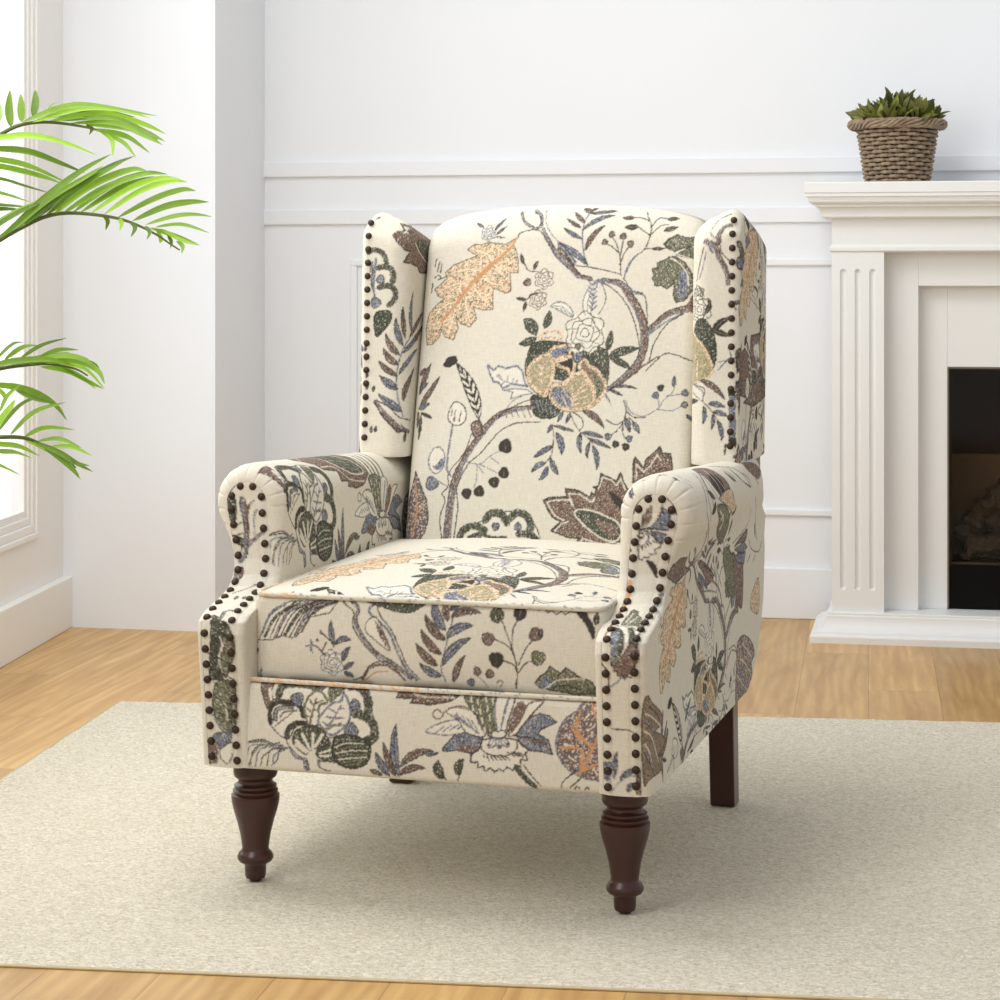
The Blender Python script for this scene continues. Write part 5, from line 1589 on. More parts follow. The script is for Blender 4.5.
# pilasters with three round-ended flutes each
def pilaster(u0):
    w = .1315; z0, z1 = .073, .992; v0 = .060; n = 160
    us = np.linspace(0, w, n); fl = [.0285, .0655, .1025]; fz0, fz1 = .128, .945; hw = .0075; dp = .0085
    zs = np.unique(np.r_[z0, np.linspace(fz0 - .003, fz0 + hw * 1.5, 14), np.linspace(fz1 - hw * 1.5, fz1 + .003, 14), z1])
    U, Z = np.meshgrid(us, zs, indexing='ij'); D_ = np.zeros_like(U)
    for f in fl:
        cz = np.clip(Z, fz0 + hw, fz1 - hw); r = np.hypot(U - f, Z - cz) / hw
        D_ = np.maximum(D_, dp * np.sqrt(np.clip(1 - r ** 2, 0, 1)))
    V = np.c_[(u0 + U).ravel(), (v0 + D_).ravel(), Z.ravel()]
    F = grid_faces(n, len(zs)); off = len(V)
    # sides and back
    e = []
    for (u, v) in ((u0, v0), (u0, FB), (u0 + w, FB), (u0 + w, v0)):
        e += [(u, v, z0), (u, v, z1)]
    V = np.r_[V, e]
    F = np.r_[F, [[off, off + 1, off + 3, off + 2], [off + 2, off + 3, off + 5, off + 4], [off + 4, off + 5, off + 7, off + 6]]]
    return obj_np('pilaster', V, F, M_fire, fire, smooth=False, orient=False)
for u0 in (.053, FW - .053 - .1315): 
    o = pilaster(u0)
    bm_ = bmesh.new(); bm_.from_mesh(o.data); bmesh.ops.remove_doubles(bm_, verts=bm_.verts, dist=1e-5); bmesh.ops.recalc_face_normals(bm_, faces=bm_.faces); bm_.to_mesh(o.data); bm_.free()
# outer and inner surround boards
def surround(name, u, v, z1, ui, zi):
    b = MB()
    b.box(u, ui, v, FB, .073, z1, bev=.0015); b.box(FW - ui, FW - u, v, FB, .073, z1, bev=.0015); b.box(ui, FW - ui, v, FB, zi, z1, bev=.0015)
    return b.build(name, M_fire, fire)
surround('outer_surround', .184, .112, .990, .270, .902)
surround('inner_surround', .262, .152, .910, .343, .694)
# firebox
box = MB(); a0, a1, z0, z1 = .3435, FW - .3435, .075, .693
M_box = simple('firebox_lining', (52, 40, 32), .7, .2, noise=.5, nscale=12)
box.box(a0, a1, .325, FB - .002, z0, z1); box.box(a0, a0 + .01, .160, .325, z0, z1); box.box(a1 - .01, a1, .160, .325, z0, z1); box.box(a0, a1, .160, .325, z1 - .01, z1); box.box(a0, a1, .16, .325, z0, z0 + .01)
fb = box.build('firebox', M_box, fire)
b = MB(); b.box(a0, a1, .156, .175, z0, .186); b.build('lower_panel', M_blackm, fire)
b = MB(); b.box(a0, a1, .176, .20, .182, .191); b.box(a0 - .001, a0 + .003, .150, .156, z0, z1); b.box(a1 - .003, a1 + .001, .150, .156, z0, z1); b.box(a0, a1, .150, .156, z1 - .003, z1 + .0005)
M_metal = simple('fire_trim_metal', (120, 112, 100), .35, .5, metal=.6); b.build('glass_trim', M_metal, fire)
m, nt, bb = mat_new('smoked_glass'); nt.nodes.remove(bb)
tr = nt.nodes.new('ShaderNodeBsdfTransparent'); tr.inputs[0].default_value = (.78, .72, .66, 1); gl = nt.nodes.new('ShaderNodeBsdfGlossy'); gl.inputs['Roughness'].default_value = .05; gl.inputs[0].default_value = (.8, .78, .75, 1)
mx = nt.nodes.new('ShaderNodeMixShader'); mx.inputs[0].default_value = .012
nt.links.new(tr.outputs[0], mx.inputs[1]); nt.links.new(gl.outputs[0], mx.inputs[2]); nt.links.new(mx.outputs[0], [n for n in nt.nodes if n.type == 'OUTPUT_MATERIAL'][0].inputs[0])
b = MB(); b.box(a0, a1, .158, .161, .188, z1); b.build('glass_pane', m, fire)
M_ash = simple('grey_backing', (112, 104, 92), .6, .3, noise=.15, nscale=30)
b = MB(); b.box(a0 + .01, a1 - .01, .300, .325, .19, .460); b.build('back_reflector', M_ash, fire)
M_log = simple('charred_log', (62, 55, 49), .28, .9, noise=.85, nscale=60, bump=1.0, bscale=90, bdist=.012)
from mathutils import noise as mnoise
def log(p0, p1, r, seed):
    b = MB(); n = 26; P0 = Vector(p0); P1 = Vector(p1)
    b.tube([P0.lerp(P1, i / n) for i in range(n + 1)], [r * (.9 + .1 * math.sin(i)) * (1 if 0 < i < n else .7) for i in range(n + 1)], 22)
    for v in b.bm.verts:
        d = mnoise.fractal(v.co * 28 + Vector((seed, 0, 0)), .6, 2.2, 4) * .014
        ax = (v.co - P0).project(P1 - P0) + P0
        v.co += (v.co - ax).normalized() * d
    return b.build('fire_log', M_log, fb, smooth=True)
for k_, (p0, p1, r) in enumerate((((.372, .235, .245), (.50, .262, .385), .036), ((.385, .215, .225), (.66, .235, .25), .034), ((.50, .27, .26), (.78, .25, .35), .036), ((.62, .225, .25), (.90, .24, .26), .034), ((.40, .25, .32), (.62, .24, .22), .028))):
    log(p0, p1, r, k_)
# ember bed
n_ = 50; X, Y = np.meshgrid(np.linspace(a0 + .012, a1 - .012, 120), np.linspace(.180, .298, 30), indexing='ij')
Z = np.array([[.205 + .016 * mnoise.noise(Vector((x * 40, y * 40, 0))) + .008 * mnoise.noise(Vector((x * 110, y * 110, 3))) for y in Y[0]] for x in X[:, 0]])
M_emb = simple('ember_bed', (84, 78, 72), .5, .5, noise=.8, nscale=70)
obj_np('ember_bed', np.c_[X.ravel(), Y.ravel(), Z.ravel()], grid_faces(120, 30), M_emb, fire, orient=False, smooth=False)
# ---------------------------------------------------------------- armchair
CA = math.radians(-17.3)
chair = empty('wingback_armchair', (-.0965, 3.281, .0046), CA,
              'cream wingback armchair in floral print with bronze nailheads and turned dark legs, on the rug', 'armchair')
DZ = -.0046     # chair geometry was measured from the floor line; the rug is thin
def paint(name, UV): return fabric_colour(name, UV)
def mir(V, F): V = V.copy(); V[:, 0] *= -1; return V, F[:, ::-1]
def lift(V): V = V.copy(); V[:, 2] += DZ; return V
AV, AF, AUV = build_arm(); FV, FF, FUV = build_facing(); WV, WF, WUV = build_wing()
nail_src = None
def nail_mesh():
    b = MB(); r = .0060
    prof = [(r, -.001), (r, .0004), (r * .93, .0018), (r * .72, .0031), (r * .42, .0040), (.0001, .0043)]
    b.lathe(prof, 14)
    o = b.build('nailhead', M_nail, None, smooth=True); return o
nail0 = nail_mesh(); nail_used = [False]
def place_nail(p, n, parent):
    if not nail_used[0]: o = nail0; nail_used[0] = True
    else: o = nail0.copy(); COL.objects.link(o)
    q = Vector((0, 0, 1)).rotation_difference(Vector(n).normalized())
    o.parent = parent; o.rotation_mode = 'QUATERNION'; o.rotation_quaternion = q; o.location = Vector(p) + Vector((0, 0, DZ))
    return o
pz, py, ps = facing_path()
def facing_pt(s, u):
    z = float(np.interp(s, ps, pz)); y = float(np.interp(s, ps, py))
    e = .004; z1 = float(np.interp(s + e, ps, pz)); y1 = float(np.interp(s + e, ps, py)); z0 = float(np.interp(s - e, ps, pz)); y0 = float(np.interp(s - e, ps, py))
    n = Vector((0, -(z1 - z0), (y1 - y0))).normalized()
    if n.y > 0 and n.z < 0: n = -n
    x = float(xmed(z)) + u
    return Vector((x, y, z)) + n * .0032, n
for sgn in (-1, 1):
    side = 'left' if sgn < 0 else 'right'
    V, F = (AV, AF) if sgn > 0 else mir(AV, AF)
    arm = obj_np('armrest', lift(V), F, M_fab, chair, paint('arm_' + side, AUV), AUV)
    V, F = (FV, FF) if sgn > 0 else mir(FV, FF)
    fuv = FUV * np.array([sgn, 1])
    fac = obj_np('arm_facing', lift(V), F, M_fab, arm, paint('facing_' + side, fuv), fuv, orient=False)
    S = ps[-1]
    for side_ in (-1, 1):
        s = .012 + (.004 if side_ > 0 else 0)
        while s < S - .004:
            h = float(hwid(float(np.interp(s, ps, pz)))) - .0070
            p, n = facing_pt(s, h * side_); p.x *= sgn; place_nail(p, n, arm); s += .0236
    h = float(hwid(ZC)) - .0070
    for a in (20, 67, 113, 160):
        z = ZC + h * math.sin(math.radians(a)); x = float(xmed(ZC)) + h * math.cos(math.radians(a))
        place_nail((x * sgn, .0442, z), (0, -1, 0), arm)
    V, F = (WV, WF) if sgn > 0 else mir(WV, WF)
    wing = obj_np('wing', lift(V), F, M_fab, chair, paint('wing_' + side, WUV), WUV)
    if sgn > 0: wing_r = wing
    else: wing_l = wing
# nails up the outer front edge of each wing
def wing_y(z): return float(np.interp(z, [.62, .75, .9, 1.0, 1.05], [.572, .583, .588, .595, .610]))
b = MB()
for k in range(17):
    z = .640 + k * .0240; y = wing_y(z) - .0006
    if z > 1.0: y += (z - 1.0) * .22
    n = (0, -1, .1)
    if z > 1.01: n = (0, -1, .5)
    place_nail((.331, y, z), n, wing_r)
nm = nail0.data
bmn = bmesh.new()
for k in range(17):
    z = .640 + k * .0240; y = wing_y(z) - .0006
    if z > 1.0: y += (z - 1.0) * .22
    t = bmesh.new(); t.from_mesh(nm)
    q = Vector((0, 0, 1)).rotation_difference(Vector((0, -1, .1 if z < 1.01 else .5)).normalized())
    t.transform(Matrix.Translation((-.331, y, z + DZ)) @ q.to_matrix().to_4x4())
    tm = bpy.data.meshes.new('t'); t.to_mesh(tm); bmn.from_mesh(tm); bpy.data.meshes.remove(tm); t.free()
me = bpy.data.meshes.new('nailheads'); bmn.to_mesh(me); bmn.free(); me.materials.append(M_nail)
for p in me.polygons: p.use_smooth = True
o = link(bpy.data.objects.new('nailheads', me), wing_l); o['kind'] = 'stuff'
# inside back
V, F, UV = build_back(); obj_np('backrest', lift(V), F, M_fab, chair, paint('back', UV), UV)
# seat
V, F, UV, ID = build_seat(); seat = obj_np('seat_cushion', lift(V), F, M_fab, chair, paint('seat', UV), UV)
V, F, UV, ID = build_rail(); obj_np('seat_rail', lift(V), F, M_fab, chair, paint('front', UV), UV)
# piping round the cushion top edge and under the cushion
def cord(pts, r, name, parent, pat):
    P = np.array(pts); s = np.r_[0, np.cumsum(np.linalg.norm(np.diff(P, axis=0), axis=1))]
    n = int(s[-1] / .003); t = np.linspace(0, s[-1], n); Q = np.stack([np.interp(t, s, P[:, i]) for i in range(3)], 1)
    tt = np.gradient(Q, axis=0); tt /= np.linalg.norm(tt, axis=1, keepdims=True)
    u = np.cross(tt, [0, 0, 1.]); u /= np.linalg.norm(u, axis=1, keepdims=True); w = np.cross(tt, u)
    a = np.linspace(0, 2 * math.pi, 12, endpoint=False)
    V = Q[:, None, :] + r * (np.cos(a)[None, :, None] * u[:, None, :] + np.sin(a)[None, :, None] * w[:, None, :])
    UV = np.stack(np.broadcast_arrays(t[:, None], a[None, :] * r), -1).reshape(-1, 2)
    return obj_np(name, lift(V.reshape(-1, 3)), grid_faces(n, 12, wrap=True), M_fab, parent, paint(pat, UV), UV)
cx_ = [(-.266, .25, .455), (-.268, .05, .452), (-.271, -.030, .4505), (-.264, -.044, .4500), (-.250, -.0475, .4495)]
cord(cx_ + [(0, -.0495, .4505)] + [(-x, y, z) for x, y, z in cx_[::-1]], .0042, 'piping', seat, 'cord_top')
cord([(-.285, -.066, .3245), (0, -.070, .3235), (.285, -.066, .3245)], .0036, 'welt', seat, 'cord_low')
# outside back
M_ob = []
zz = np.linspace(.212, 1.00, 120); xx = np.linspace(-1, 1, 90)
def oback(z): return lerp_tab(z, [(.19, .655), (.215, .690), (.26, .745), (.35, .80), (.44, .816), (.6, .832), (.8, .852), (.98, .868), (1.03, .862)])
rows = []; uv = []
for z in zz:
    hw = np.interp(z, [.19, .5, .98, 1.03], [.335, .336, .325, .30])
    rows.append(np.c_[xx * hw, np.full(90, oback(z)) + .004, np.full(90, z)]); uv.append(np.c_[xx * hw, np.full(90, z)])
fr = []
for z in zz[::-1]:
    hw = np.interp(z, [.19, .5, .98, 1.03], [.335, .336, .325, .30]); f0 = np.interp(z, [.19, .4, 1.03], [.06, .10, .10])
    fr.append(np.c_[xx * hw * .985, np.full(90, oback(z)) - f0, np.full(90, z)]); uv.append(np.c_[xx * hw, np.full(90, z)])
V = np.concatenate(rows + fr); UV = np.concatenate(uv)
obj_np('outer_back', lift(V), grid_faces(240, 90), M_fab, chair, paint('outer', UV), UV)
# legs
prof = [(.0001, 0.0), (.009, 0.0), (.010, .003), (.0145, .004), (.0160, .008), (.0165, .018), (.0165, .023), (.0185, .026), (.0245, .029), (.0275, .0335), (.0275, .038), (.0245, .0435), (.0205, .047), (.0205, .052),
        (.0235, .072), (.0285, .092), (.0335, .108), (.0362, .120), (.0370, .128), (.0368, .1315), (.0330, .1335), (.0345, .1365), (.0348, .139), (.0310, .1410), (.0325, .1440), (.0325, .1465), (.0270, .1495),
        (.0262, .153), (.0270, .156), (.0320, .159), (.0338, .164), (.0338, .172), (.0325, .1755), (.0325, .196)]
glide = simple('felt_glide', (40, 26, 22), .6, .3)
for sgn in (-1, 1):
    b = MB(); b.lathe([(r, z) for r, z in prof], 48)
    o = b.build('leg', M_wood, chair, smooth=True, auto=50); o.location = (.291 * sgn, 0, 0)
    o['label'] = 'turned dark wooden front leg'
for sgn in (-1, 1):
    b = MB(); bm = b.bm
    h0, h1 = .0215, .0225
    vs = []
    for z, hw, cy in ((0, h0, .690), (.215, h1, .672)):
        vs.append([bm.verts.new((sgn * .298 + sx * hw, cy + sy * hw, z)) for sx, sy in ((-1, -1), (1, -1), (1, 1), (-1, 1))])
    bm.faces.new(vs[0][::-1]); bm.faces.new(vs[1])
    for k in range(4): bm.faces.new((vs[0][k], vs[0][(k + 1) % 4], vs[1][(k + 1) % 4], vs[1][k]))
    bmesh.ops.bevel(bm, geom=list(bm.edges), offset=.0025, segments=2, profile=.5, affect='EDGES')
    o = b.build('leg', M_wood, chair); o['label'] = 'plain square dark wooden rear leg'
FRONDS = [
 ([(-1096,4306,1096),(-1046,4342,1167),(-995,4378,1209),(-960,4402,1230),(-917,4432,1238),(-860,4450,1233),(-809,4450,1221),(-787,4450,1203)],
  [[(-976,4391,1225),(-981,4396,1262),(-980,4400,1300)],
   [(-957,4404,1236),(-958,4408,1265),(-961,4412,1293)],
   [(-936,4419,1245),(-941,4460,1277),(-951,4501,1309)],
   [(-915,4433,1252),(-903,4416,1265),(-886,4400,1276)],
   [(-1002,4373,1218),(-1006,4428,1248),(-1019,4483,1278)],
   [(-957,4404,1236),(-878,4410,1265),(-813,4415,1269),(-687,4420,1249)],
   [(-943,4414,1235),(-848,4442,1265),(-776,4469,1265),(-715,4497,1251)],
   [(-911,4436,1240),(-810,4454,1256),(-732,4472,1239),(-682,4490,1218)],
   [(-890,4450,1242),(-787,4439,1245),(-715,4429,1218),(-671,4418,1197)],
   [(-870,4450,1237),(-775,4429,1234),(-711,4408,1208),(-672,4387,1189)],
   [(-839,4450,1235),(-762,4469,1229),(-714,4488,1216),(-701,4507,1205)],
   [(-825,4450,1225),(-756,4436,1210),(-704,4422,1175)],
   [(-801,4450,1217),(-758,4432,1196),(-730,4415,1165)],
   [(-809,4450,1221),(-779,4419,1199),(-772,4389,1165)],
   [(-837,4450,1235),(-829,4472,1225),(-839,4494,1216)],
   [(-799,4450,1217),(-753,4478,1207),(-719,4506,1182)],
   [(-899,4444,1243),(-841,4459,1256),(-773,4474,1249),(-735,4490,1238)],
   [(-925,4426,1244),(-851,4457,1260),(-806,4487,1262),(-748,4518,1254)],
   [(-1046,4342,1192),(-989,4353,1201),(-932,4364,1206),(-871,4375,1194),(-799,4386,1167)],
   [(-1046,4342,1177),(-992,4364,1180),(-937,4385,1175),(-881,4407,1154),(-835,4428,1135)],
   [(-1046,4342,1161),(-997,4388,1159),(-947,4435,1148),(-880,4481,1117)],
   [(-1046,4342,1147),(-999,4398,1146),(-931,4453,1130),(-898,4509,1117)],
   [(-1046,4342,1125),(-998,4392,1120),(-959,4441,1108),(-919,4491,1097)],
   [(-1046,4342,1098),(-1005,4420,1093),(-961,4499,1079)],
   [(-1046,4342,1072),(-1005,4421,1069),(-965,4499,1069)],
   [(-1046,4342,1054),(-1005,4423,1061),(-975,4504,1063)]]),
 ([(-1066,4186,901),(-1009,4228,967),(-968,4258,998),(-934,4282,1021),(-892,4312,1044),(-846,4330,1052),(-777,4330,1046),(-728,4330,1034),(-679,4330,1011),(-646,4330,989),(-630,4330,979)],
  [[(-964,4260,1002),(-891,4263,1071),(-814,4265,1130),(-753,4267,1165)],
   [(-951,4270,1012),(-874,4272,1076),(-806,4273,1118),(-770,4275,1142)],
   [(-907,4301,1039),(-837,4334,1101),(-770,4366,1146),(-730,4398,1168)],
   [(-921,4292,1033),(-847,4286,1084),(-782,4280,1123),(-734,4274,1148)],
   [(-880,4320,1046),(-803,4306,1102),(-722,4292,1135),(-685,4278,1132)],
   [(-842,4330,1052),(-766,4341,1106),(-702,4353,1130),(-659,4364,1130)],
   [(-807,4330,1050),(-726,4315,1099),(-665,4301,1118),(-623,4286,1117)],
   [(-781,4330,1048),(-710,4338,1094),(-652,4346,1114),(-618,4354,1114)],
   [(-754,4330,1042),(-677,4316,1079),(-622,4303,1096),(-593,4289,1094)],
   [(-724,4330,1036),(-658,4323,1064),(-608,4316,1073),(-570,4309,1073)],
   [(-699,4330,1028),(-643,4349,1045),(-606,4369,1049),(-574,4388,1046)],
   [(-679,4330,1024),(-624,4319,1028),(-568,4308,1012)],
   [(-669,4330,1021),(-627,4311,999),(-585,4291,987)],
   [(-689,4330,1023),(-641,4354,1007),(-599,4378,990)],
   [(-781,4330,1046),(-776,4353,1035),(-784,4375,1019)],
   [(-750,4330,1042),(-741,4312,1030),(-742,4295,1016)],
   [(-730,4330,1036),(-716,4317,1022),(-722,4305,1004)],
   [(-699,4330,1026),(-683,4296,1012),(-684,4263,998)],
   [(-675,4330,1019),(-670,4347,1003),(-675,4365,993)],
   [(-655,4330,1009),(-650,4344,995),(-654,4358,982)],
   [(-636,4330,997),(-619,4296,985),(-616,4261,971)],
   [(-1009,4228,997),(-971,4274,1033),(-923,4320,1065),(-883,4366,1083)],
   [(-1017,4222,978),(-972,4236,1021),(-918,4251,1056),(-888,4265,1070)],
   [(-976,4252,992),(-936,4291,1033),(-886,4330,1078),(-844,4369,1107)],
   [(-943,4276,1016),(-886,4311,1069),(-850,4347,1098),(-817,4382,1117)],
   [(-931,4284,1023),(-860,4283,1080),(-817,4281,1103),(-778,4279,1130)],
   [(-894,4311,1044),(-827,4331,1093),(-781,4351,1122),(-745,4372,1143)],
   [(-862,4330,1050),(-787,4308,1093),(-730,4285,1115),(-678,4263,1130)],
   [(-984,4246,988),(-947,4297,1022),(-919,4348,1055),(-880,4399,1080)],
   [(-827,4330,1052),(-755,4346,1098),(-704,4362,1118),(-677,4377,1125)],
   [(-917,4294,1031),(-872,4282,1066),(-842,4271,1087)],
   [(-954,4268,1006),(-911,4309,1049),(-890,4351,1072)]]),
 ([(-1086,4266,697),(-1036,4302,729),(-986,4338,745),(-943,4368,751),(-900,4398,752),(-852,4410,742),(-826,4410,728)],
  [[(-996,4331,759),(-967,4359,791),(-949,4387,796)],
   [(-979,4343,762),(-956,4398,784),(-935,4453,788)],
   [(-952,4362,763),(-918,4411,788),(-878,4460,802)],
   [(-921,4384,765),(-889,4425,779),(-855,4467,778)],
   [(-934,4374,755),(-874,4370,769),(-823,4365,761),(-799,4361,738)],
   [(-908,4392,754),(-839,4375,759),(-796,4359,740),(-780,4342,715)],
   [(-896,4400,752),(-842,4431,743),(-801,4461,699)],
   [(-882,4410,748),(-843,4435,724),(-819,4460,699)],
   [(-943,4368,753),(-874,4392,764),(-819,4415,751),(-805,4439,730)],
   [(-1020,4314,744),(-961,4334,759),(-895,4354,762),(-845,4374,749)],
   [(-917,4386,747),(-871,4415,737),(-832,4443,714),(-805,4472,698)],
   [(-969,4350,750),(-919,4398,764),(-869,4445,774)]]),
 ([(-1055,4146,600),(-1007,4182,616),(-959,4218,619),(-917,4248,615),(-884,4272,598),(-848,4290,573),(-827,4290,554)],
  [[(-991,4194,722),(-941,4224,717),(-899,4255,702),(-867,4285,677),(-849,4315,644)],
   [(-959,4218,667),(-944,4220,698),(-921,4221,719)],
   [(-962,4216,629),(-924,4235,678),(-878,4254,700)],
   [(-942,4230,622),(-895,4234,666),(-836,4237,685)],
   [(-919,4247,617),(-886,4284,632),(-835,4322,626)],
   [(-895,4264,608),(-850,4250,613),(-805,4236,597)],
   [(-875,4278,596),(-831,4271,596),(-791,4265,579)],
   [(-922,4244,616),(-880,4282,593),(-852,4320,567),(-830,4357,524)],
   [(-905,4256,609),(-855,4254,588),(-819,4251,567),(-786,4248,550)],
   [(-889,4268,598),(-850,4268,571),(-824,4267,548),(-816,4266,536)],
   [(-999,4188,612),(-955,4201,607),(-919,4213,601),(-884,4226,582)],
   [(-999,4188,597),(-962,4233,589),(-943,4278,584),(-920,4324,570)],
   [(-999,4188,578),(-971,4228,567),(-931,4268,542)],
   [(-965,4213,716),(-955,4234,699),(-959,4254,684)],
   [(-872,4280,590),(-831,4254,570),(-788,4227,563)],
   [(-975,4206,622),(-961,4278,658),(-959,4350,683)],
   [(-934,4236,710),(-897,4233,693),(-856,4230,682)]]),
]
# ---------------------------------------------------------------- basket with leafy plant on the mantel
BC = FM @ Vector((.216, .165, 1.165))
bask = empty('basket_planter', BC, 0, 'small green leafy plant in a grey-brown wicker basket on the mantel', 'potted plant')
M_wick = simple('wicker', (184, 162, 136), .75, .2, noise=.8, nscale=60, bump=.6, bscale=500)
M_stake = simple('wicker_stake', (126, 104, 82), .8, .2, noise=.5, nscale=120)
r0, r1, hh = .076, .099, .150
b = MB(); ns = 24
for row in range(14):
    z = .006 + row * (hh - .012) / 13; r = r0 + (r1 - r0) * z / hh
    n = 156; j = random.uniform(0, .8)
    pts = []; rad = []
    for k in range(n + 1):
        a = 2 * math.pi * k / n
        rr = r + .0050 * math.cos(ns / 2 * a + row * math.pi) + random.uniform(-.0006, .0006)
        pts.append((rr * math.cos(a), rr * math.sin(a), z + .0010 * math.sin(3 * a + j) + random.uniform(-.0005, .0005)))
        rad.append(  .0047 + .0007 * math.sin(k * 1.7 + row))
    b.tube(pts, rad, 6, cap=False)
weave = b.build('basket', M_wick, bask, smooth=True)
b = MB(); b.lathe([(.0001, .001), (r0 - .009, .002), (r1 - .009, hh - .01)], 40); b.build('liner', simple('dark_liner', (60, 46, 34), .9, .1), bask, smooth=True)
b = MB()
for k in range(ns):
    a = 2 * math.pi * (k + .5) / ns
    b.tube([((r0 + (r1 - r0) * t) * math.cos(a), (r0 + (r1 - r0) * t) * math.sin(a), .001 + t * (hh - .002)) for t in (0, .25, .5, .75, 1)], .0030, 6)
for k in range(4): b.lathe([(r0 - .006, .002), (r0 - .006, .004)], 30)
b.build('stakes', M_stake, bask, smooth=True)
b = MB()
for s in range(6):
    pts = []
    for k in range(241):
        a = 2 * math.pi * k / 240; ph = 6 * a + s * 2 * math.pi / 6
        R_ = .108 + (.0075 + .002 * math.sin(17 * a + s)) * math.cos(ph + .6 * math.sin(5 * a)) + .010 * max(0, math.cos(a)) ** 12 + .008 * max(0, -math.cos(a)) ** 12
        pts.append((R_ * math.cos(a), R_ * math.sin(a), hh + .002 + .0095 * math.sin(ph + .5 * math.sin(7 * a)) + random.uniform(-.0008, .0008)))
    b.tube(pts, .0045, 6, cap=False)
b.build('braided_rim', M_wick, bask, smooth=True)
b = MB(); b.lathe([(r1 - .012, hh - .030), (r1 - .010, hh - .012), (.0001, hh - .006)], 32)
b.build('soil', simple('potting_soil', (52, 42, 32), .9, .1, noise=.5, nscale=80), bask, smooth=True)
def leaf_mat(name, c0, c1, tr=.35, rough=.4):
    m, nt, b_ = mat_new(name)
    tc = N(nt, 'ShaderNodeTexCoord'); nz = noise(nt, tc.outputs['Object'], 9, 3)
    ge = nt.nodes.new('ShaderNodeNewGeometry')
    fac = math_node(nt, 'MULTIPLY_ADD', ge.outputs['Random Per Island'], .75, math_node(nt, 'MULTIPLY', nz, .3))
    c = ramp(nt, fac, [(.12, srgb(*c0)), (.85, srgb(*c1))])
    nt.links.new(c, b_.inputs['Base Color']); setin(b_, 'Roughness', rough); setin(b_, 'Specular IOR Level', .4)
    t = nt.nodes.new('ShaderNodeBsdfTranslucent'); nt.links.new(c, t.inputs[0])
    mx = nt.nodes.new('ShaderNodeMixShader'); mx.inputs[0].default_value = tr
    out = [n for n in nt.nodes if n.type == 'OUTPUT_MATERIAL'][0]
    nt.links.new(b_.outputs[0], mx.inputs[1]); nt.links.new(t.outputs[0], mx.inputs[2]); nt.links.new(mx.outputs[0], out.inputs[0]); return m
M_leafs = leaf_mat('small_leaf', (52, 60, 24), (152, 154, 78), .15)
def leaf_blade(bm, P, w, nrm, fold=.35, n=None):
    """P: centre line points; w: half width; folded blade with a midrib"""
    n = len(P); rows = []
    for i, p in enumerate(P):
        t = (P[min(i + 1, n - 1)] - P[max(i - 1, 0)]).normalized(); s = t.cross(nrm).normalized(); u = s.cross(t).normalized()
        x = i / (n - 1); k = max(.03, (math.sin(math.pi * min(1, x * 1.0) ** .75)) ** .7) if 0 < x < 1 else .03
        rows.append([bm.verts.new(p - s * w * k + u * w * k * fold), bm.verts.new(p), bm.verts.new(p + s * w * k + u * w * k * fold)])
    for a, c in zip(rows, rows[1:]):
        bm.faces.new((a[0], a[1], c[1], c[0])); bm.faces.new((a[1], a[2], c[2], c[1]))
b = MB()
for k in range(420):
    a = random.uniform(0, 2 * math.pi); rr = .108 * math.sqrt(random.random()); 
    base = Vector((rr * .85 * math.cos(a), rr * .85 * math.sin(a), hh - .003 + random.uniform(0, .062 * (1.25 - rr / .112))))
    out = rr / .112
    d = Vector((math.cos(a) * out * random.uniform(.3, 1.2) + random.uniform(-.5, .5), math.sin(a) * out * random.uniform(.3, 1.2) + random.uniform(-.5, .5), random.uniform(.35, 1.3))).normalized()
    L = random.uniform(.028, .052); side = Vector((random.uniform(-1, 1), random.uniform(-1, 1), random.uniform(-.2, .6))).normalized()
    nrm = (side - d * side.dot(d)).normalized()
    P = [base + d * L * t - nrm * L * .18 * t * t for t in np.linspace(0, 1, 8)]
    leaf_blade(b.bm, P, L * random.uniform(.17, .25), nrm, .3)
for (x, y, z, dx) in ((-.075, .0, .215, -.2), (-.03, 0, .222, .3), (.012, 0, .238, -.12), (.024, .01, .230, .35), (.075, 0, .212, .15), (.045, 0, .206, -.3), (-.055, 0, .206, .4), (.1, 0, .17, .9), (-.1, 0, .17, -.9), (-.065, .02, .195, .1)):
    d = Vector((dx, random.uniform(-.2, .2), 1)).normalized(); L = .034; p = Vector((x, y, z))
    nrm = Vector((0, -1, .2)).cross(d).cross(d).normalized() * -1
    leaf_blade(b.bm, [p + d * L * (t - .8) for t in np.linspace(0, 1, 8)], .0055, nrm, .3)
    b.tube([p - d * L * .75, Vector((x * .75, y, hh))], .0011, 5)
o = b.build('foliage', M_leafs, bask, smooth=True); o['kind'] = 'stuff'

# ---------------------------------------------------------------- areca palm by the window
palm = empty('areca_palm', (-1.13, 4.02, 0), 0, 'green palm whose feathery fronds reach in from the left in front of the window', 'palm plant')
palm_inv = Matrix.Translation((1.13, -4.02, 0))
M_palm = leaf_mat('palm_leaflet', (46, 74, 18), (158, 200, 62), .32, .35)
M_stem = simple('palm_stem', (92, 104, 44), .5, .4, noise=.4, nscale=30)
def smooth_pts(pts, n):
    P = [Vector(p) for p in pts]; P = [P[0] * 2 - P[1]] + P + [P[-1] * 2 - P[-2]]; out = []
    m = len(P) - 3
    for i in range(n):
        t = i / (n - 1) * m; k = min(int(t), m - 1); f = t - k; a, b_, c, d = P[k:k + 4]
        out.append(.5 * ((2 * b_) + (c - a) * f + (2 * a - 5 * b_ + 4 * c - d) * f * f + (3 * b_ - a - 3 * c + d) * f ** 3))
    return out
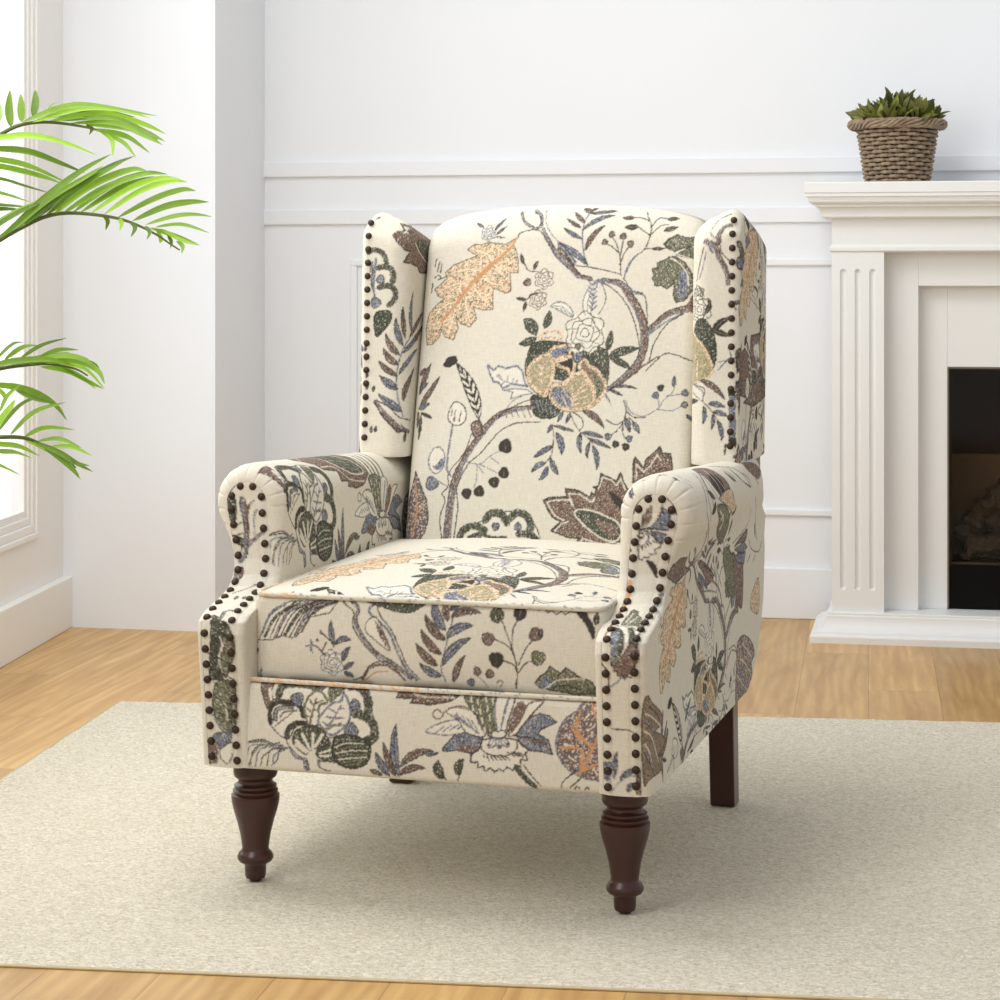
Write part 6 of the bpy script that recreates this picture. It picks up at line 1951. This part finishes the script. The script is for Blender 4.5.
for fi, (rach, leaves) in enumerate(FRONDS):
    b = MB(); R = [Vector(p) / 1000 for p in rach]
    crown = Vector((-1.13 + .02 * fi, 4.02 + .01 * fi, .42 - .06 * fi))
    R = [crown, crown.lerp(R[0], .5) + Vector((-.03, 0, .04))] + R
    P = smooth_pts([p - Vector((-1.13, 4.02, 0)) for p in R], 60)
    b.tube(P, [.0058 * (1 - i / 62) + .0012 for i in range(60)], 8)
    fr = b.build('frond_stalk', M_stem, palm, smooth=True)
    b = MB()
    for lf in leaves:
        P = smooth_pts([Vector(p) / 1000 - Vector((-1.13, 4.02, 0)) for p in lf], 16)
        L = sum((P[i + 1] - P[i]).length for i in range(15)); hw = min(.0068, max(.0045, L * .042))
        if abs(P[-1].x - P[0].x) < .3 * L and P[-1].z > P[0].z: hw = .0082
        t = (P[-1] - P[0]).normalized(); nrm = Vector((random.uniform(-.3, .3), -1, random.uniform(.1, .9)))
        nrm = (nrm - t * nrm.dot(t)).normalized()
        leaf_blade(b.bm, P, hw, nrm, .45)
    b.build('leaflets', M_palm, fr, smooth=True)
b = MB()
for k in range(7):
    a = k * .9; x, y = .03 * math.cos(a), .03 * math.sin(a)
    b.tube([(x, y, .25), (x * 1.3, y * 1.3, .34), (x * .8, y * .8, .46)], [.011, .009, .006], 10)
b.build('stem', M_stem, palm, smooth=True)
b = MB(); b.lathe([(.0001, .0), (.095, .0), (.10, .01), (.125, .26), (.132, .27), (.132, .285), (.122, .285), (.118, .25), (.0001, .25)], 48)
b.build('pot', simple('white_ceramic', (228, 226, 220), .3, .5), palm, smooth=True, auto=40)
WORLD = .54; WSIDE = 1.25; WPOW = 1.1; EXPO = .15
def LIGHTS():
    area('window_daylight', (-1.10, 4.0, 1.35), (.8, 4.1, .6), 1.2, 1.9, 8, (1, .99, .97))
    area('added_side_light', (-1.30, 2.2, 1.75), (.5, 5.2, .8), 1.3, 1.5, 25, (1, .985, .96))  # added lamp beside the solid left wall; no window is built there
    area('added_overhead_light', (-.5, 3.9, 2.9), (-.1, 4.0, .4), 1.3, 1.3, 28, (1, .985, .96))  # added lamp above the chair, put in to brighten the seat top
# ---------------------------------------------------------------- light and camera
w = bpy.data.worlds.new('day'); scene.world = w; w.use_nodes = True
bg = w.node_tree.nodes['Background']; bg.inputs[0].default_value = (.975, .985, 1, 1)
# daylight is strongest from the window side and beyond the end wall
wt = w.node_tree; tcw = wt.nodes.new('ShaderNodeTexCoord'); sx_ = wt.nodes.new('ShaderNodeSeparateXYZ'); wt.links.new(tcw.outputs['Generated'], sx_.inputs[0])
k_ = math_node(wt, 'MAXIMUM', math_node(wt, 'MULTIPLY_ADD', sx_.outputs[0], -1.0, math_node(wt, 'MULTIPLY', math_node(wt, 'MAXIMUM', sx_.outputs[1], 0.0), .6)), 0.0)
k_ = math_node(wt, 'POWER', k_, WPOW)
wt.links.new(math_node(wt, 'MULTIPLY_ADD', k_, WSIDE, WORLD), bg.inputs[1])
def area(name, loc, tgt, sx, sy, power, col=(1, 1, 1), spread=180):
    l = bpy.data.lights.new(name, 'AREA'); l.shape = 'RECTANGLE'; l.size = sx; l.size_y = sy; l.energy = power; l.color = col; l.spread = math.radians(spread)
    o = bpy.data.objects.new(name, l); COL.objects.link(o); o.location = loc
    o.rotation_euler = (Vector(tgt) - Vector(loc)).to_track_quat('-Z', 'Y').to_euler(); return o
LIGHTS()
cam = bpy.data.cameras.new('camera'); co = bpy.data.objects.new('camera', cam); COL.objects.link(co)
co.location = (0, 0, .93); co.rotation_euler = (math.pi / 2, 0, 0)
cam.sensor_width = 36; cam.lens = 36 * 2.2; cam.shift_y = -.225; cam.clip_end = 50
scene.camera = co
vs_ = scene.view_settings; vs_.view_transform = 'Standard'; vs_.look = 'None'; vs_.gamma = 1; vs_.exposure = EXPO
vs_.use_curve_mapping = False
